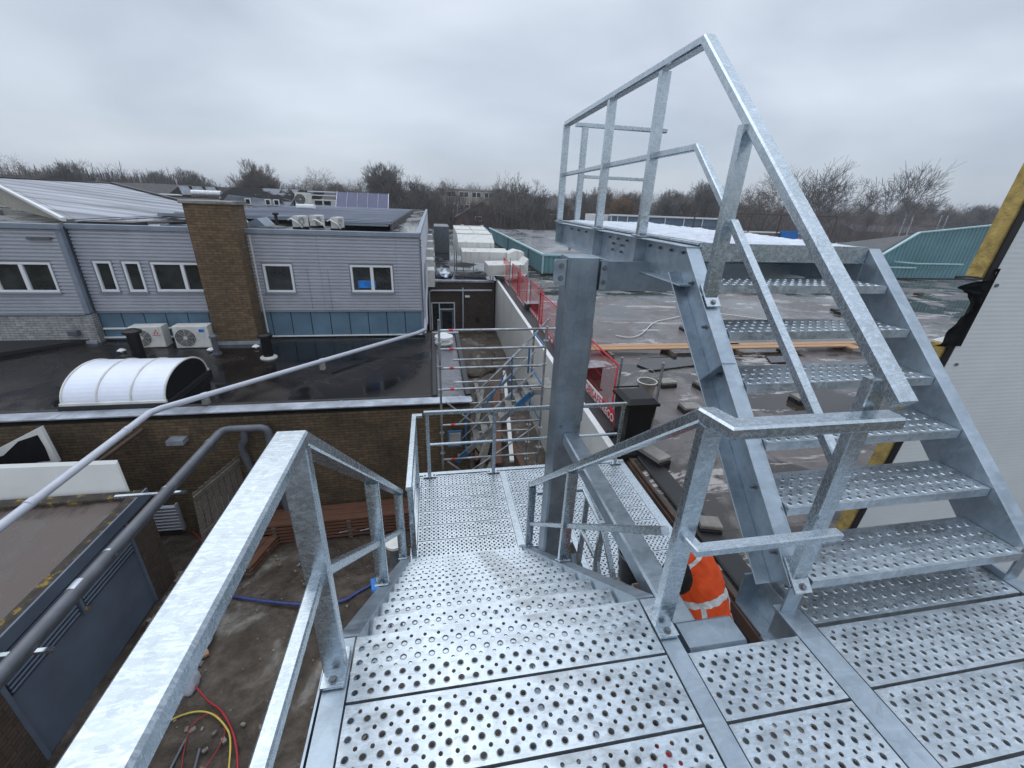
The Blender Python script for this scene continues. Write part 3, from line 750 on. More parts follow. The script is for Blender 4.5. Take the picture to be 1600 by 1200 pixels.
# flues / vents
def flue(label, x, y, h, r, mat='blackgloss', cap=True):
    t = thing('roof_flue', label, 'flue', (x,y,ZL-.03))
    mb = MB(); mb.cyl((x,y,ZL-.03), r*1.7, .03); mb.tube([(x,y,ZL),(x,y,ZL+.03)], r*1.25, 18); mb.build('flashing','offwhite' if mat=='blackgloss' else mat,t)
    mb = MB(); mb.cyl((x,y,ZL+.03), r, h-.03, 20); mb.build('pipe',mat,t)
    if cap: mb = MB(); mb.cyl((x,y,ZL+h), r*1.5, .05, 20); mb.cyl((x,y,ZL+h+.05), r*1.5, .04, 20, r*.9); mb.build('cap',mat,t)
flue('thick black flue pipe with a flat cap in front of the condenser units', -7.2, 11.3, .75, .13)
flue('black flue pipe standing right of the brick chimney', -4.35, 11.5, .55, .12)
flue('slim grey vent pipe close to the chimney foot', -5.75, 11.9, .42, .065, 'pipeg')
t = thing('roof_vent', 'squat round white vent cowl on the narrow grey roof strip', 'vent', (.25,12.3,ZL))
mb = MB(); mb.cyl((.25,12.3,ZL-.03),.16,.22,20); mb.build('vent_neck','offwhite',t)
mb = MB(); mb.cyl((.25,12.3,ZL+.19),.27,.07,24,.27); mb.cyl((.25,12.3,ZL+.26),.25,.08,24,.1); mb.cyl((.25,12.3,ZL+.05),.27,.03,24); mb.build('vent_cowl','white',t)
for x,y in ((-8.15,12.2),(-6.0,12.15),(-4.95,12.35)):
    mb = MB(); mb.cyl((x,y,ZL-.03),.03,.05,12); mb.cyl((x,y,ZL+.02),.1,.045,16,.04); mb.build('roof_drain_cap','white',None,'small white domed drain cap near the wall on the black roof','drain cap','drain caps on the black roof')

# chimney
c = thing('brick_chimney', 'broad yellow-brown brick chimney with a thin concrete cap against the ribbed facade', 'chimney', (-5.5,13,ZL))
mb = MB(); mb.box(-6.09,-4.98,12.7,13.5,ZL-.05,-.34); mb.build('chimney_shaft','brick_c',c)
mb = MB(); mb.cbox((-5.535,13.1,-.3),1.24,.9,.08,0,.012); mb.build('chimney_cap','conc',c)
mb = MB(); mb.box(-6.1,-4.97,12.685,12.697,ZL-.03,ZL+.07); mb.box(-4.977,-4.965,12.7,13.25,ZL-.03,ZL+.1); mb.build('lead_flashing','alu',c)

# upper storey (ribbed cladding)
ZT, ZC = -.95, -3.21
b = thing('ribbed_office_building', 'upper storey clad in horizontal grey-blue ribs above petrol panels with three white windows', 'building', (-4.8, YF, ZL))
XL, XRr = -9.15, -.38
wins = [(-4.72,-3.95,-2.66,-1.86,1),(-2.38,-1.18,-2.65,-1.86,2),(-7.5,-6.0,-2.65,-1.86,2),(-8.84,-8.42,-2.66,-1.85,1),(-8.17,-7.75,-2.66,-1.85,1)]
hol = [(w[0]-.03-XL,w[1]+.03-XL,w[2]-.03-ZC,w[3]+.03-ZC) for w in wins]
mb = MB(); ribs(mb,(XL,YF,ZC),(1,0,0),(0,0,1),(0,-1,0),XRr-XL,ZT-.1-ZC,.092,.036,hol)
mb.build('ribbed_cladding','clad',b)
mb = MB(); mb.box(XL,XRr,YF+.06,YF+.2,ZL-.6,ZT-.1); mb.box(XL,XL+.2,YF+.2,44,ZL-.6,ZT-.1); mb.box(XL+.2,XRr-.05,43.8,44,ZL-.6,ZT-.1); mb.build('inner_wall','trim',b)
def window(par, x0, x1, z0, z1, n, y, blind=False):
    mb = MB(); t = .06
    for (a,q) in (((x0,y-.0,z0+t/2),(x1,y-.0,z0+t/2)),((x0,y-.0,z1-t/2),(x1,y-.0,z1-t/2))): mb.bar(a,q,.09,t,.006)
    for k in range(n+1):
        x = x0+t/2+(x1-x0-t)*k/n; mb.bar((x,y-.0,z0+t),(x,y-.0,z1-t),t+(0.03 if 0<k<n else 0),.088,.006,(0,1,0))
    f = mb.build('window','frame',par)
    for k in range(n):
        a = x0+t+(x1-x0-2*t)*k/n; c_ = x0+t+(x1-x0-2*t)*(k+1)/n
        mb = MB(); mb.quad((a,y+.012,z0+t),(c_,y+.012,z0+t),(c_,y+.012,z1-t),(a,y+.012,z1-t)); mb.build('pane','glass',f)
    mb = MB(); mb.bar((x0-.05,y-.06,z0-.02),(x1+.05,y-.06,z0-.02),.1,.02,.003)
    for x in (x0-.02,x1+.02): mb.bar((x,y-.02,z0),(x,y-.02,z1),.03,.06,.003,(0,1,0))
    mb.bar((x0-.03,y-.02,z1+.012),(x1+.03,y-.02,z1+.012),.05,.02,.003)
    mb.build('sill','trim',f); return f
for w in wins: window(b, *w, YF+.01)
# things seen through the big right window
mb = MB(); 
mb.cbox((-1.95,YF+.018,-2.42),.5,.004,.22); mb.build('blue_bag_behind_glass','tarp',b)
mb = MB()
x = XL
while x < XRr-.05:
    x2 = min(x+.54, XRr); mb.bar(((x+x2)/2,YF+.03,ZL-.02),((x+x2)/2,YF+.03,ZC-.03),(x2-x)-.012,.03,.003,(0,1,0)); x += .55
mb.build('petrol_panels','lowpanel',b)
mb = MB(); mb.box(XL,XRr,YF+.05,YF+.055,ZL,ZC-.03); mb.build('panel_backing','black',b)
mb = MB(); mb.bar((XL,YF-.0,ZC-.01),(XRr+.01,YF-.0,ZC-.01),.07,.04,.004); mb.bar((XL,YF-.02,ZT-.045),(XRr+.02,YF-.02,ZT-.045),.12,.13,.01)
mb.bar((XRr,YF+.02,ZL),(XRr,YF+.02,ZT-.1),.06,.07,.006,(0,1,0))
mb.bar((XRr-.02,YF+.1,ZT-.045),(XRr-.02,44,ZT-.045),.16,.13,.01)
mb.bar((-3.55,YF-.03,ZC+.05),(-3.55,YF-.03,-2.0),.012,.02,.001,(0,1,0)); mb.bar((-3.0,YF-.03,ZC+.05),(-3.0,YF-.03,-2.0),.012,.02,.001,(0,1,0))
mb.build('edge_trim','trim',b)
mb = MB()
for x in (-5.35,-3.2,-1.05): mb.bar((x,YF-.038,ZC+.02),(x,YF-.038,ZT-.12),.006,.006,.001,(0,1,0))
mb.build_each(1,'sheet_joint','trim',b)
mb = MB(); mb.bar((-9.15,YF-.03,ZL+.06),(-6.1,YF-.03,ZL+.06),.06,.04,.004); mb.bar((-4.96,YF-.03,ZL+.03),(-.4,YF-.03,ZL+.03),.05,.035,.004); mb.bar((-9.1,YF-.05,ZL+.32),(-6.1,YF-.05,ZL+.32),.05,.05,.01)
mb.bar((-4.9,YF-.03,ZL+.05),(-4.9,YF-.03,ZT-.15),.04,.03,.004,(0,1,0)); mb.build('base_trim','white',b)
mb = MB(); ribs(mb,(XRr+.03,YF+.06,ZL-.6),(0,1,0),(0,0,1),(1,0,0),30.6,ZT-.1-ZL+.6,.092,.03); mb.build('side_cladding','clad',b)
mb = MB(); mb.quad((XL,YF+.05,ZT-.06),(XRr-.05,YF+.05,ZT-.06),(XRr-.05,44,ZT-.06),(XL,44,ZT-.06)); mb.build('roof','roof_b',b)
# side windows+ downpipes
mb = MB(); mb.tube([(-.22,14.2,-1.9),(-.22,14.15,-2.6),(-.26,13.9,-3.0),(-.26,13.5,-3.7)],.045,10); mb.build('downpipe','pipew',b)
# solar field on the flat roof (rows of low panels)
sf = thing('solar_panel_field', 'low frosted solar panels in close rows over the long flat roof', 'solar panels', (-4, 25, ZT))
mb = MB(); y = 15.0
while y < 35:
    x0_ = -3.1 if y < 16.5 else -9.0
    mb.prism([(x0_,y,ZT+.15),(-1.35,y,ZT+.15),(-1.35,y+.98,ZT+.03),(x0_,y+.98,ZT+.03)],(0,0,.02)); y += 1.02
mb.build('panel_rows','roof_pv',sf)
mb = MB(); y = 15.
while y < 35: mb.box(-1.33,-1.31,y+.1,y+.97,ZT-.05,ZT+.13); mb.prism([(-1.3,y+.05,ZT-.05),(-1.3,y+.95,ZT-.05),(-1.3,y+.95,ZT+.16)],(.015,0,0)); y += 1.02
mb.build('end_bracket','black',sf)
mb = MB(); y = 15.
while y < 35: mb.box((-3.1 if y<16.5 else -9.0),-1.36,y+.01,y+.03,ZT+.07,ZT+.14); y += 1.02
mb.build('front_rail','trim',sf)
for s in range(5):
    x0_ = -7.2+s*.78
    t = thing('solar_collector', ['bluish solar collector, leftmost of the tilted row on the long flat roof','bluish solar collector, second from left in the tilted row','bluish solar collector in the middle of the tilted row','bluish solar collector, fourth in the tilted row','bluish solar collector, rightmost of the tilted row with frost below'][s], 'solar panel', (x0_,38,ZT), 'tilted solar collectors on the flat roof')
    mb = MB(); mb.prism([(x0_+.03,37.2,-.88),(x0_+.75,37.2,-.88),(x0_+.75,38.4,.2),(x0_+.03,38.4,.2)],(0,.04,-.04)); mb.build('collector_glass','collector',t)
    mb = MB(); 
    for x in (x0_,x0_+.78): mb.bar((x,37.18,-.88),(x,38.4,.22),.05,.06,.004)
    mb.bar((x0_,38.42,-.9),(x0_,38.42,.15),.04,.04,.004,(0,1,0)); mb.build('collector_frame','alu',t)

# roof AC units on long roof
def condenser(label, x, y, z, w=.9, h=.62, d=.34, rz=0., group=None, emblem=None, legs=.0, copy_of=None):
    t = thing('condenser_unit', label, 'air conditioner', (0,0,0), group)
    mb = MB(); mb.bar((-w/2,0,h/2),(w/2,0,h/2),d,h,.015); mb.build('casing','offwhite',t)
    r = h*.4; cx = -w*.18
    mb = MB(); mb.tube([(cx,-d/2-.004,h*.48),(cx,-d/2+.01,h*.48)], r, 28); g = mb.build('fan_recess','black',t)
    mb = MB()
    for k in range(1,8):
        rr = r*k/7; mb.tube([(cx+rr*math.cos(a*.2244),-d/2-.012,h*.48+rr*math.sin(a*.2244)) for a in range(29)], .005, 4, False)
    for k in range(8): a = k*.785; mb.tube([(cx,-d/2-.012,h*.48),(cx+r*math.cos(a),-d/2-.012,h*.48+r*math.sin(a))],.004,4)
    mb.tube([(cx,-d/2-.018,h*.48),(cx,-d/2-.005,h*.48)],.05,14); mb.build('fan_grille','offwhite',t)
    if emblem == 'diamonds':
        mb = MB(); cx2, cz = w*.3, h*.72
        for dx, dz, a in ((0,.04,0),(-.035,-.02,0),(.035,-.02,0)):
            mb.prism([(cx2+dx,-d/2-.003,cz+dz+.035),(cx2+dx+.02,-d/2-.003,cz+dz),(cx2+dx,-d/2-.003,cz+dz-.035),(cx2+dx-.02,-d/2-.003,cz+dz)],(0,.002,0))
        mb.box(cx2-.09,cx2+.09,-d/2-.003,-d/2-.001,cz-.085,cz-.07); mb.build('emblem','red',t)
    if emblem == 'blue':
        mb = MB(); mb.box(w*.24,w*.4,-d/2-.003,-d/2-.001,h*.72,h*.86); mb.build('emblem','tarp',t)
        mb = MB(); mb.box(w*.26,w*.29,-d/2-.005,-d/2-.0035,h*.77,h*.82); mb.build('emblem_mark','black',t)
    mb = MB()
    for s in (-.3,.3): mb.box(w*s-.03,w*s+.03,-d/2-.06,d/2+.06,-.08,-.002)
    mb.build_each(1,'foot','black',t)
    t.location = (x,y,z); t.rotation_euler = (0,0,rz); return t
condenser('white condenser unit with three red diamonds, half hidden by black flue', -7.66, 12.7, ZL-.02, .76, .58, .36, R(3), None, 'diamonds')
condenser('white condenser unit with a blue corner sticker, beside the chimney', -6.53, 12.6, ZL-.02, .84, .61, .36, R(2), None, 'blue')
for lab,x,y,rz in (('small white condenser unit, left of pair on flat roof edge',-3.95,14.8,R(60)),('small white condenser unit, right of pair on flat roof edge',-3.65,15.6,R(60)),('small white condenser unit alone with curved white hoses on flat roof edge',-2.85,14.7,R(75))):
    o = condenser(lab,x,y,ZT,.42,.32,.22,rz)
for k,(x,y) in enumerate(((-4.2,14.5),(-3.5,14.4),(-3.1,14.5))):
    mb = MB(); mb.tube([(x,y,ZT+.2),(x+.1,y-.1,ZT+.25),(x+.3,y-.1,ZT+.12),(x+.35,y,ZT)],.025,8); mb.build('white_hose','white',None,'curved white insulated hose beside the small condensers on the flat roof edge','hose','white hoses by the small condensers')
condenser('white fan unit standing beside the dark snowy roof behind the solar rows', -9.4, 37, ZT+.1, 1.1,.9,.4,0)
mb = MB(); mb.cbox((-6.8,27,ZT+.3),.9,.5,.2,0,.05); mb.build('roof_box','white',None,'white oblong cover lying in the middle of the solar rows','cover')
mb = MB(); mb.cyl((-4.75,15.2,ZT),.05,.3,12); mb.cyl((-4.75,15.2,ZT+.3),.09,.06,12); mb.build('roof_cowl','black',None,'small black cowl on flat roof left of the small condensers','vent')
for k,(x,y) in enumerate(((-5.9,14.6),(-5.2,14.6))):
    mb = MB(); mb.prism([(x-.35,y,ZT),(x+.3,y,ZT),(x+.1,y,ZT+.22)],(0,.9,0)); mb.build('roof_ridge_light','trim',None,['low grey ridge-shaped rooflight beside the chimney top','low grey ridge-shaped rooflight next to the black cowl'][k],'rooflight')
# wall ACs on the side facade
for k,y in enumerate((16.5,19.5,23.5,28,33)):
    o = condenser('white condenser unit hung on the right side wall of the ribbed building', -.12, y, -3.0, .9,.6,.34,R(90),'condensers along the side wall')

# white-brick wing on the left
b = thing('grey_brick_wing', 'left wing with grey-blue ribs over a pale painted brick base and one white double window', 'building', (-12, 13, ZL))
YV = 13.08; ZC2 = -3.22; XL2 = -30.
wv = [(-10.98,-9.65,-2.64,-1.87,2)]
hol = [(w[0]-.03-XL2,w[1]+.03-XL2,w[2]-.03-ZC2,w[3]+.03-ZC2) for w in wv]
mb = MB(); ribs(mb,(XL2,YV,ZC2),(1,0,0),(0,0,1),(0,-1,0),-9.28-XL2,ZT-.1-ZC2,.092,.036,hol); mb.build('ribbed_cladding','clad',b)
mb = MB(); mb.box(XL2,-9.3,YV+.06,YV+.2,ZL-.5,ZT-.1); mb.box(-9.6,-9.2,YV+.2,40,ZL-.5,ZT-.1); mb.build('inner_wall','trim',b)
for w in wv: window(b, *w, YV+.01)
mb = MB(); mb.box(XL2,-9.2,YV-.02,YV+.059,ZL-.1,ZC2-.02); mb.box(-9.2,-9.155,YV-.02,YF,ZL-.1,ZC2-.02); mb.build('painted_brick_base','brick_w',b)
mb = MB(); mb.bar((XL2,YV-.01,ZC2-.0),(-9.26,YV-.01,ZC2-.0),.09,.04,.005); mb.bar((XL2,YV-.03,ZT-.045),(-9.12,YV-.03,ZT-.045),.14,.13,.01)
mb.bar((-9.22,YV+.03,ZC2+.02),(-9.22,YV+.03,ZT-.11),.13,.14,.008,(0,1,0)); mb.build('corner_trim','trim',b)
mb = MB(); mb.bar((XL2,YV-.05,ZL+.0),(-9.2,YV-.05,ZL+.0),.06,.1,.006); mb.build('base_flashing','alu',b)
mb = MB(); mb.cbox((-9.65,YV-.1,-3.72),.22,.14,.14,0,.01); mb.build('wall_box','pipeg',b)
mb = MB(); mb.bar((-9.9,YV-.06,-1.28),(-9.4,YV-.06,-1.28),.08,.07,.006); mb.build('wall_vent','pipeg',b)
mb = MB(); mb.quad((XL2,YV+.1,ZT-.06),(-9.15,YV+.1,ZT-.06),(-9.15,44,ZT-.06),(XL2,44,ZT-.06)); mb.build('flat_roof','roof_b',b)

# low-pitched frosted roof rising behind the left wing
b = thing('low_pitch_hall', 'hall with a wide frosted low-pitched ribbed roof and beige wall rising behind the left wing', 'building', (-14,18,ZT))
A_, F_, E_, D_ = Vector((-9.27,13.57,-.85)), Vector((-18.93,23.93,.11)), Vector((-18.67,31.38,.09)), Vector((-8.8,21.4,-.9))
mb = MB(); mb.prism([A_,D_,E_,F_],(0,0,-.05)); mb.prism([F_,E_,Vector((-30,31,-1.)),Vector((-30,24,-1.))],(0,0,-.05)); mb.build('frosted_roof','roof_frost',b)
mb = MB(); mb.bar(A_+Vector((-.05,-.05,.0)),F_+Vector((-.05,-.05,.02)),.1,.09,.01); mb.build('verge_trim','white',b)
mb = MB(); mb.bar(D_+Vector((.1,.1,.02)),E_+Vector((.1,.1,.03)),.16,.12,.01); mb.bar(F_,E_,.14,.1,.01); mb.build('ridge_trim','black',b)
dz = Vector((0,0,1)); mb = MB(); o_ = Vector((.12,.12,0))
mb.add([A_+o_,F_+o_,Vector((F_.x,F_.y,ZT-.05))+o_,Vector((A_.x,A_.y,ZT-.05))+o_],[(0,1,2,3)]); mb.build('gable_wall','beige',b)
mb = MB(); mb.bar((-9.2,13.7,-.9),(-8.6,21.2,-.93),.1,.05,.01); mb.build('eaves_gutter','alu',b)
mb = MB(); mb.box(-9.05,-7.9,13.75,14.4,ZT-.05,ZT+.05); mb.build('roof_mat','black',None,'flat black mat lying at the roof edge left of the chimney','roof mat')

# roofs farther behind
b = thing('dark_snowy_roof_building', 'dark brown pitched roof with snow streaks and small roof windows behind the solar field', 'building', (-12.5,40,ZT-.3))
mb = MB(); mb.prism([(-15.6,38,-.42),(-14.5,38,.22),(-9.9,38,.24),(-10.9,38,-1.25),(-15.6,38,-1.25)],(0,9,0)); mb.build('body','darkroof',b)
mb = MB(); mb.prism([(-15.7,37.9,-1.1),(-14.9,37.9,-.3),(-11.6,37.9,-.55),(-10.9,37.9,-1.25)],(0,.05,0)); mb.build('snowy_slope','roof_frost',b)
mb = MB(); mb.bar((-10.85,37.9,-1.2),(-9.85,37.9,.27),.1,.08,.01); mb.build('verge_trim','trim',b)
for x in (-13.6,-12.2,-11.6): mb = MB(); mb.bar((x,37.85,-.95),(x,37.85,-.5),.42,.06,.01,(0,1,0)); f=mb.build('roof_window','frame',b); mb=MB(); mb.bar((x,37.8,-.88),(x,37.8,-.57),.26,.01,.001,(0,1,0)); mb.build('pane','glass',f)
b = thing('brown_roof_outbuilding', 'low dark brown roof with three grey collectors lying on it, left of the snowy roof', 'building', (-20.5,45,ZT-.4))
mb = MB(); mb.prism([(-22.8,45,-.75),(-21.4,45,.22),(-18.5,45,.22),(-18,45,-.75)],(0,5,0)); mb.build('roof','tile_far',b)
mb = MB()
for k in range(3): mb.prism([(-21.3+k*1.05,44.95,-.5),(-20.35+k*1.05,44.95,-.5),(-20.75+k*1.05,44.95,.2),(-21.5+k*1.05,44.95,.2)],(0,-.05,0))
mb.build('roof_collector','alu',b)
mb = MB(); mb.tube([(-19.2,42,-.35),(-17.0,42,-.35)],.28,12); mb.build('silver_duct','silver',None,'fat silver duct lying on the roof above the chimney top','duct')
mb = MB(); mb.bar((-21.4,41,-.5),(-19.6,41,-.5),.5,.1,.02); mb.build('roof_cover','white',None,'white flat cover lying left of the silver duct','cover')
b = thing('long_dark_roof_house', 'long low row with a plain dark roof in front of the trees', 'house', (-14,62,ZG))
mb = MB(); mb.prism([(-42,62,-1.6),(-42,66,.35),(-42,70,-1.6)],(34,0,0)); mb.build('roof','tile_far',b)
mb = MB(); mb.box(-42,-8,62.4,69.6,ZG,-1.65); mb.build('wall','redbrick_far',b)
b = thing('small_white_roof_hut', 'small hut with snow-lined slats and two dark windows beside the tilted collectors', 'hut', (-8.3,40,ZT))
mb = MB(); mb.box(-9.3,-7.5,39,40.5,ZT-.1,-.42); mb.build('wall','white',b)
mb = MB(); mb.bar((-9.5,38.9,-.1),(-7.4,38.9,-.1),.3,.08,.01); mb.bar((-9.5,38.9,.16),(-7.4,38.9,.16),.3,.08,.01); mb.build('snowy_slat','snow',b)
mb = MB(); mb.box(-9.1,-8.55,38.97,38.99,-.8,-.5); mb.box(-8.4,-7.9,38.97,38.99,-.8,-.5); mb.build('window','glass',b)

# ================================================================ PIPES over the yard
p = thing('white_drain_pipe', 'long pale grey pipe crossing the black roof then running over the shed toward the viewer', 'pipe', (-5.15,8.07,-3.8))
mb = MB(); a_ = P(655,525,'y',13.0); mb.tube([(-.28,13.24,-3.45),(-.3,13.2,-3.78),(-.55,12.9,-3.82),(-5.1,8.12,-3.8),(-5.2,7.95,-3.8),(-5.25,-1,-3.83)],.057,14); mb.build('pipe','pipew',p)
mb = MB()
for q,d in (((-4.6,8.65,-3.8),(-.69,-.72,0)),((-2.8,10.55,-3.81),(-.69,-.72,0)),((-5.2,7.3,-3.8),(0,-1,0)),((-5.21,5.4,-3.8),(0,-1,0))):
    q=Vector(q); d=Vector(d); mb.tube([q-d*.05,q+d*.05],.063,14)
mb.build_each(3,'pipe_socket','pipew',p)
mb = MB()
for x,y in ((-4.6,8.65),(-2.8,10.55)): mb.bar((x,y,ZL-.03),(x,y,-3.84),.12,.12,.01,(0,1,0))
mb.build_each(1,'pipe_support','conc',p)
p = thing('grey_drain_pipe', 'thick dark grey drain pipe with clamps leaving the brick wall and running over shed doors', 'pipe', (-4.13,8,-4.3))
mb = MB(); mb.tube([(-3.35,8.1,-4.9),(-3.35,8.1,-4.4),(-3.38,8.1,-4.33),(-3.46,8.1,-4.3),(-4.02,8.1,-4.3),(-4.12,8.06,-4.3),(-4.16,7.95,-4.3),(-4.2,-1,-4.32)],.074,16); mb.build('pipe','pipeg',p)
mb = MB(); mb.tube([(-3.78,8.1,-4.32),(-3.8,8.1,-4.55),(-3.9,8.12,-4.7),(-3.9,8.15,-4.9),(-3.75,8.18,-6.0),(-3.7,8.18,ZG)],.07,14); mb.build('branch_pipe','pipeg',p)
mb = MB(); mb.tube([(-3.35,8.12,-4.85),(-3.32,8.15,ZG)],.06,12); mb.build('downpipe','pipeg',p)
mb = MB()
for y in (7.6,6.2,4.9): mb.tube([(-4.18,y-.015,-4.31),(-4.18,y+.015,-4.31)],.08,16)
mb.tube([(-4.19,4.45,-4.31),(-4.19,4.3,-4.31)],.081,16)
mb.build_each(3,'pipe_clamp','alu',p)
mb = MB(); mb.bar((-4.16,7.9,-4.41),(-4.19,-1,-4.42),.022,.03,.003); mb.build('support_rail','pipeg',p)
mb = MB()
for y in (6.4,3.75): mb.bar((-5.05,y,-4.5),(-4.05,y,-4.5),.05,.04,.003)
mb.build_each(1,'bracket_arm','rail',p)
mb = MB(); mb.tube([(-5.55,8.2,-4.25),(-6.9,7.6,-5.2)],.04,8); mb.build('rusty_pipe','rustbrown',None,'thin rusty pipe slanting along the brick wall beside the white pipe','pipe')

# ================================================================ SHED with navy doors
b = thing('garage_shed', 'low brick shed with navy louvred double door and mossy rusty-brown flat roof', 'shed', (-8,5,ZG))
ZS = -4.93; XS = -5.1
mb = MB(); mb.box(-12,XS-.01,6.5,7.05,ZG-.2,ZS-.14); mb.box(-12,XS-.01,1.5,4.05,ZG-.2,ZS-.14); mb.box(-12,-11.8,4.05,6.5,ZG-.2,ZS-.14); mb.build('brick_wall','brick_d',b)
mb = MB(); mb.box(-12,XS-.1,1.5,6.95,ZS-.12,ZS-.02); mb.build('roof','shedroof',b)
mb = MB(); mb.bar((XS-.1,1.5,ZS),(XS-.1,7.1,ZS),.2,.09,.015); mb.bar((-12,7.0,ZS),(XS-.2,7.0,ZS),.2,.085,.015); mb.build('roof_edge','moss',b)
mb = MB(); mb.bar((XS+.015,1.4,ZS-.02),(XS+.015,7.1,ZS-.02),.03,.2,.004); mb.build('fascia','navy',b)
mb = MB(); mb.box(XS-.07,XS-.04,4.05,6.5,ZG+.03,ZS-.14); 
mb.bar((XS-.03,4.08,ZG+.05),(XS-.03,4.08,ZS-.15),.06,.06,.004,(0,1,0)); mb.bar((XS-.03,6.47,ZG+.05),(XS-.03,6.47,ZS-.15),.06,.06,.004,(0,1,0)); mb.bar((XS-.02,5.28,ZS-.15),(XS-.02,5.28,ZS-.74),.07,.05,.004,(0,1,0))
mb.build('door','navy',b); dd_ = [o for o in kids(b) if o.name.startswith('door')][0]
mb = MB()
for s in ((4.14,5.22),(5.34,6.42)):
    for k in range(8): z = ZS-.2-k*.068; mb.bar((XS-.02,s[0],z),(XS-.02,s[1],z),.03,.034,.006)
mb.build('door_louvre','navy',dd_)
mb = MB()
for s in ((4.12,5.25),(5.31,6.44)): mb.box(XS-.039,XS-.036,s[0],s[1],ZS-.74,ZS-.15)
mb.build_each(1,'louvre_recess','black',dd_)
mb = MB(); mb.tube([(XS+.01,5.3,-5.62),(XS+.03,5.3,-5.62)],.03,10); mb.build('handle','wood_y',dd_)
# leaning white sandwich panels on/behind the shed
mb = MB(); q0,q1,q2,q3 = (-9.6,7.12,-5.1),(-5.4,7.12,-5.1),P(182,725,'y',7.3),P(-150,738,'y',7.3)
mb.prism([q0,q1,q2,q3],(0,.05,.05)); mb.build('leaning_panel','wallw',None,'long white insulated panel leaning behind the mossy roof edge of the shed','panel')
t = thing('torn_panel','white insulated panel with its face torn open and blackened, beside the brick wall','panel',(-7.2,7.9,-4.9))
qa,qb,qc = P(-40,720,'y',7.95),P(63,667,'y',7.95),P(92,722,'y',7.95); qd = P(-40,760,'y',7.95)
mb = MB(); mb.prism([qa,qb,qc,qd],(0,.06,0)); mb.build('panel_sheet','wallw',t)
i1=[P(x,y,'y',7.94) for x,y in ((-30,722),(5,712),(28,690),(58,680),(70,700),(78,720),(60,722),(-30,757))]
mb = MB(); mb.prism(i1,(0,.012,0)); mb.build('torn_face','foil',t)

# ================================================================ YARD THINGS
zg = ZG+.03
def boards(name, label, p, q, nrow, nlay, w=.2, th=.05, mat='wood_o', gap=.012):
    t = thing(name, label, 'timber', p); p=Vector(p); q=Vector(q); d=(q-p); L=d.length; d.normalize(); s=Vector((-d.y,d.x,0))
    for l in range(nlay):
        for r in range(nrow):
            j=rnd.uniform(-.12,.12); a=p+s*(r*(w+gap))+d*j+Vector((0,0,th/2+l*(th+.035)+.02)); mb=MB(); mb.bar(a,a+d*(L+rnd.uniform(-.25,.2)),w,th,.004); mb.build('board',mat,t)
    mb=MB()
    for l in range(nlay):
        for f in (.08,.5,.92):
            a=p+d*L*f-s*w*.6+Vector((0,0,l*(th+.035))); mb.bar(a,a+s*(nrow*(w+gap)+w*.2),.08,.035,.003)
    mb.build_each(1,'spacer_batten','wood_d',t); return t
boards('board_stack','wet orange-brown boards stacked level against foot of the brick wall',(-3.75,7.72,zg),(-.2,7.8,zg),3,6,.17)
boards('board_stack','orange-brown boards lying on the mud at right angles to the big stack',(-3.75,6.75,zg),(-3.4,7.9,zg),3,3,.15)
t = thing('timber_gate_panel','grey weathered slatted timber panel leaning on the brick wall beside the drain pipe','pallet',(-4.6,7.6,zg))
o0=Vector((-5.0,7.35,zg)); o1=Vector((-4.15,7.45,zg)); upv=Vector((.0,.42,1.55))
u_=(o1-o0).normalized()
t2u = Vector((-.35,.35,1.5))
# leans on the brick wall, slats running from the ground up to the top edge
g0,g1=Vector((-4.5,7.0,zg)),Vector((-4.0,8.1,zg)); t0,t1=P(300,772,'y',7.35),P(371,712,'y',8.2)
for k in range(8):
    f=(k+.5)/8; a=g0.lerp(g1,f); c_=t0.lerp(t1,f); mb=MB(); mb.bar(a,c_,.115,.022,.003,(.8,-.4,.2)); mb.build('slat','wood_d',t)
for z in (.06,.5,.95):
    mb=MB(); a=g0.lerp(t0,z); c_=g1.lerp(t1,z); mb.bar(a+Vector((.03,-.02,.0)),c_+Vector((.03,-.02,0)),.03,.09,.004); mb.build('cross_rail','wood_d',t)
# battens by shed doors
for k,(x,dx,lab) in enumerate(((-4.72,0,'long yellowed batten on the mud closest to the navy doors'),(-4.42,0,'long orange batten parallel to shed doors, outer one'))):
    t=thing('batten',lab,'timber',(x,5.3,zg)); mb=MB(); mb.bar((x,3.9,zg+.14),(x+.06,7.2,zg+.14),.13,.07,.005); mb.build('beam','wood_y' if k==0 else 'wood_o',t)
    mb=MB()
    for y in (4.2,5.2,6.2,7.0): mb.box(x-.05,x+.08,y-.05,y+.05,zg-.04,zg+.1)
    mb.build_each(1,'spacer_block','wood_y',t)
mb=MB(); mb.bar((-4.57,3.9,zg+.06),(-4.52,7.0,zg+.06),.1,.1,.01); mb.build('black_channel','black',None,'long black channel lying between two battens by the shed doors','channel')
t=thing('blue_lay_flat_hose','','hose'); bpy.data.objects.remove(t)
def hose(name,label,pts,r,mat,cat='hose'):
    P3=[Vector(p) for p in pts]; out=[]
    for i in range(len(P3)-1):
        a=P3[max(i-1,0)];b_=P3[i];c_=P3[i+1];d_=P3[min(i+2,len(P3)-1)]
        for k in range(8):
            f=k/8; out.append(.5*((2*b_)+(-a+c_)*f+(2*a-5*b_+4*c_-d_)*f*f+(-a+3*b_-3*c_+d_)*f**3))
    out.append(P3[-1]); mb=MB(); mb.tube(out,r,8); return mb.build(name,mat,None,label,cat)
G=lambda x,y,h=.05:P(x,y,'z',ZG+h)
hose('lay_flat_hose','dark blue hose running across the muddy yard to the blue box',[G(340,925),G(372,933),G(420,940),G(470,944),G(530,940),G(560,925),G(590,908)],.028,'bluehose')
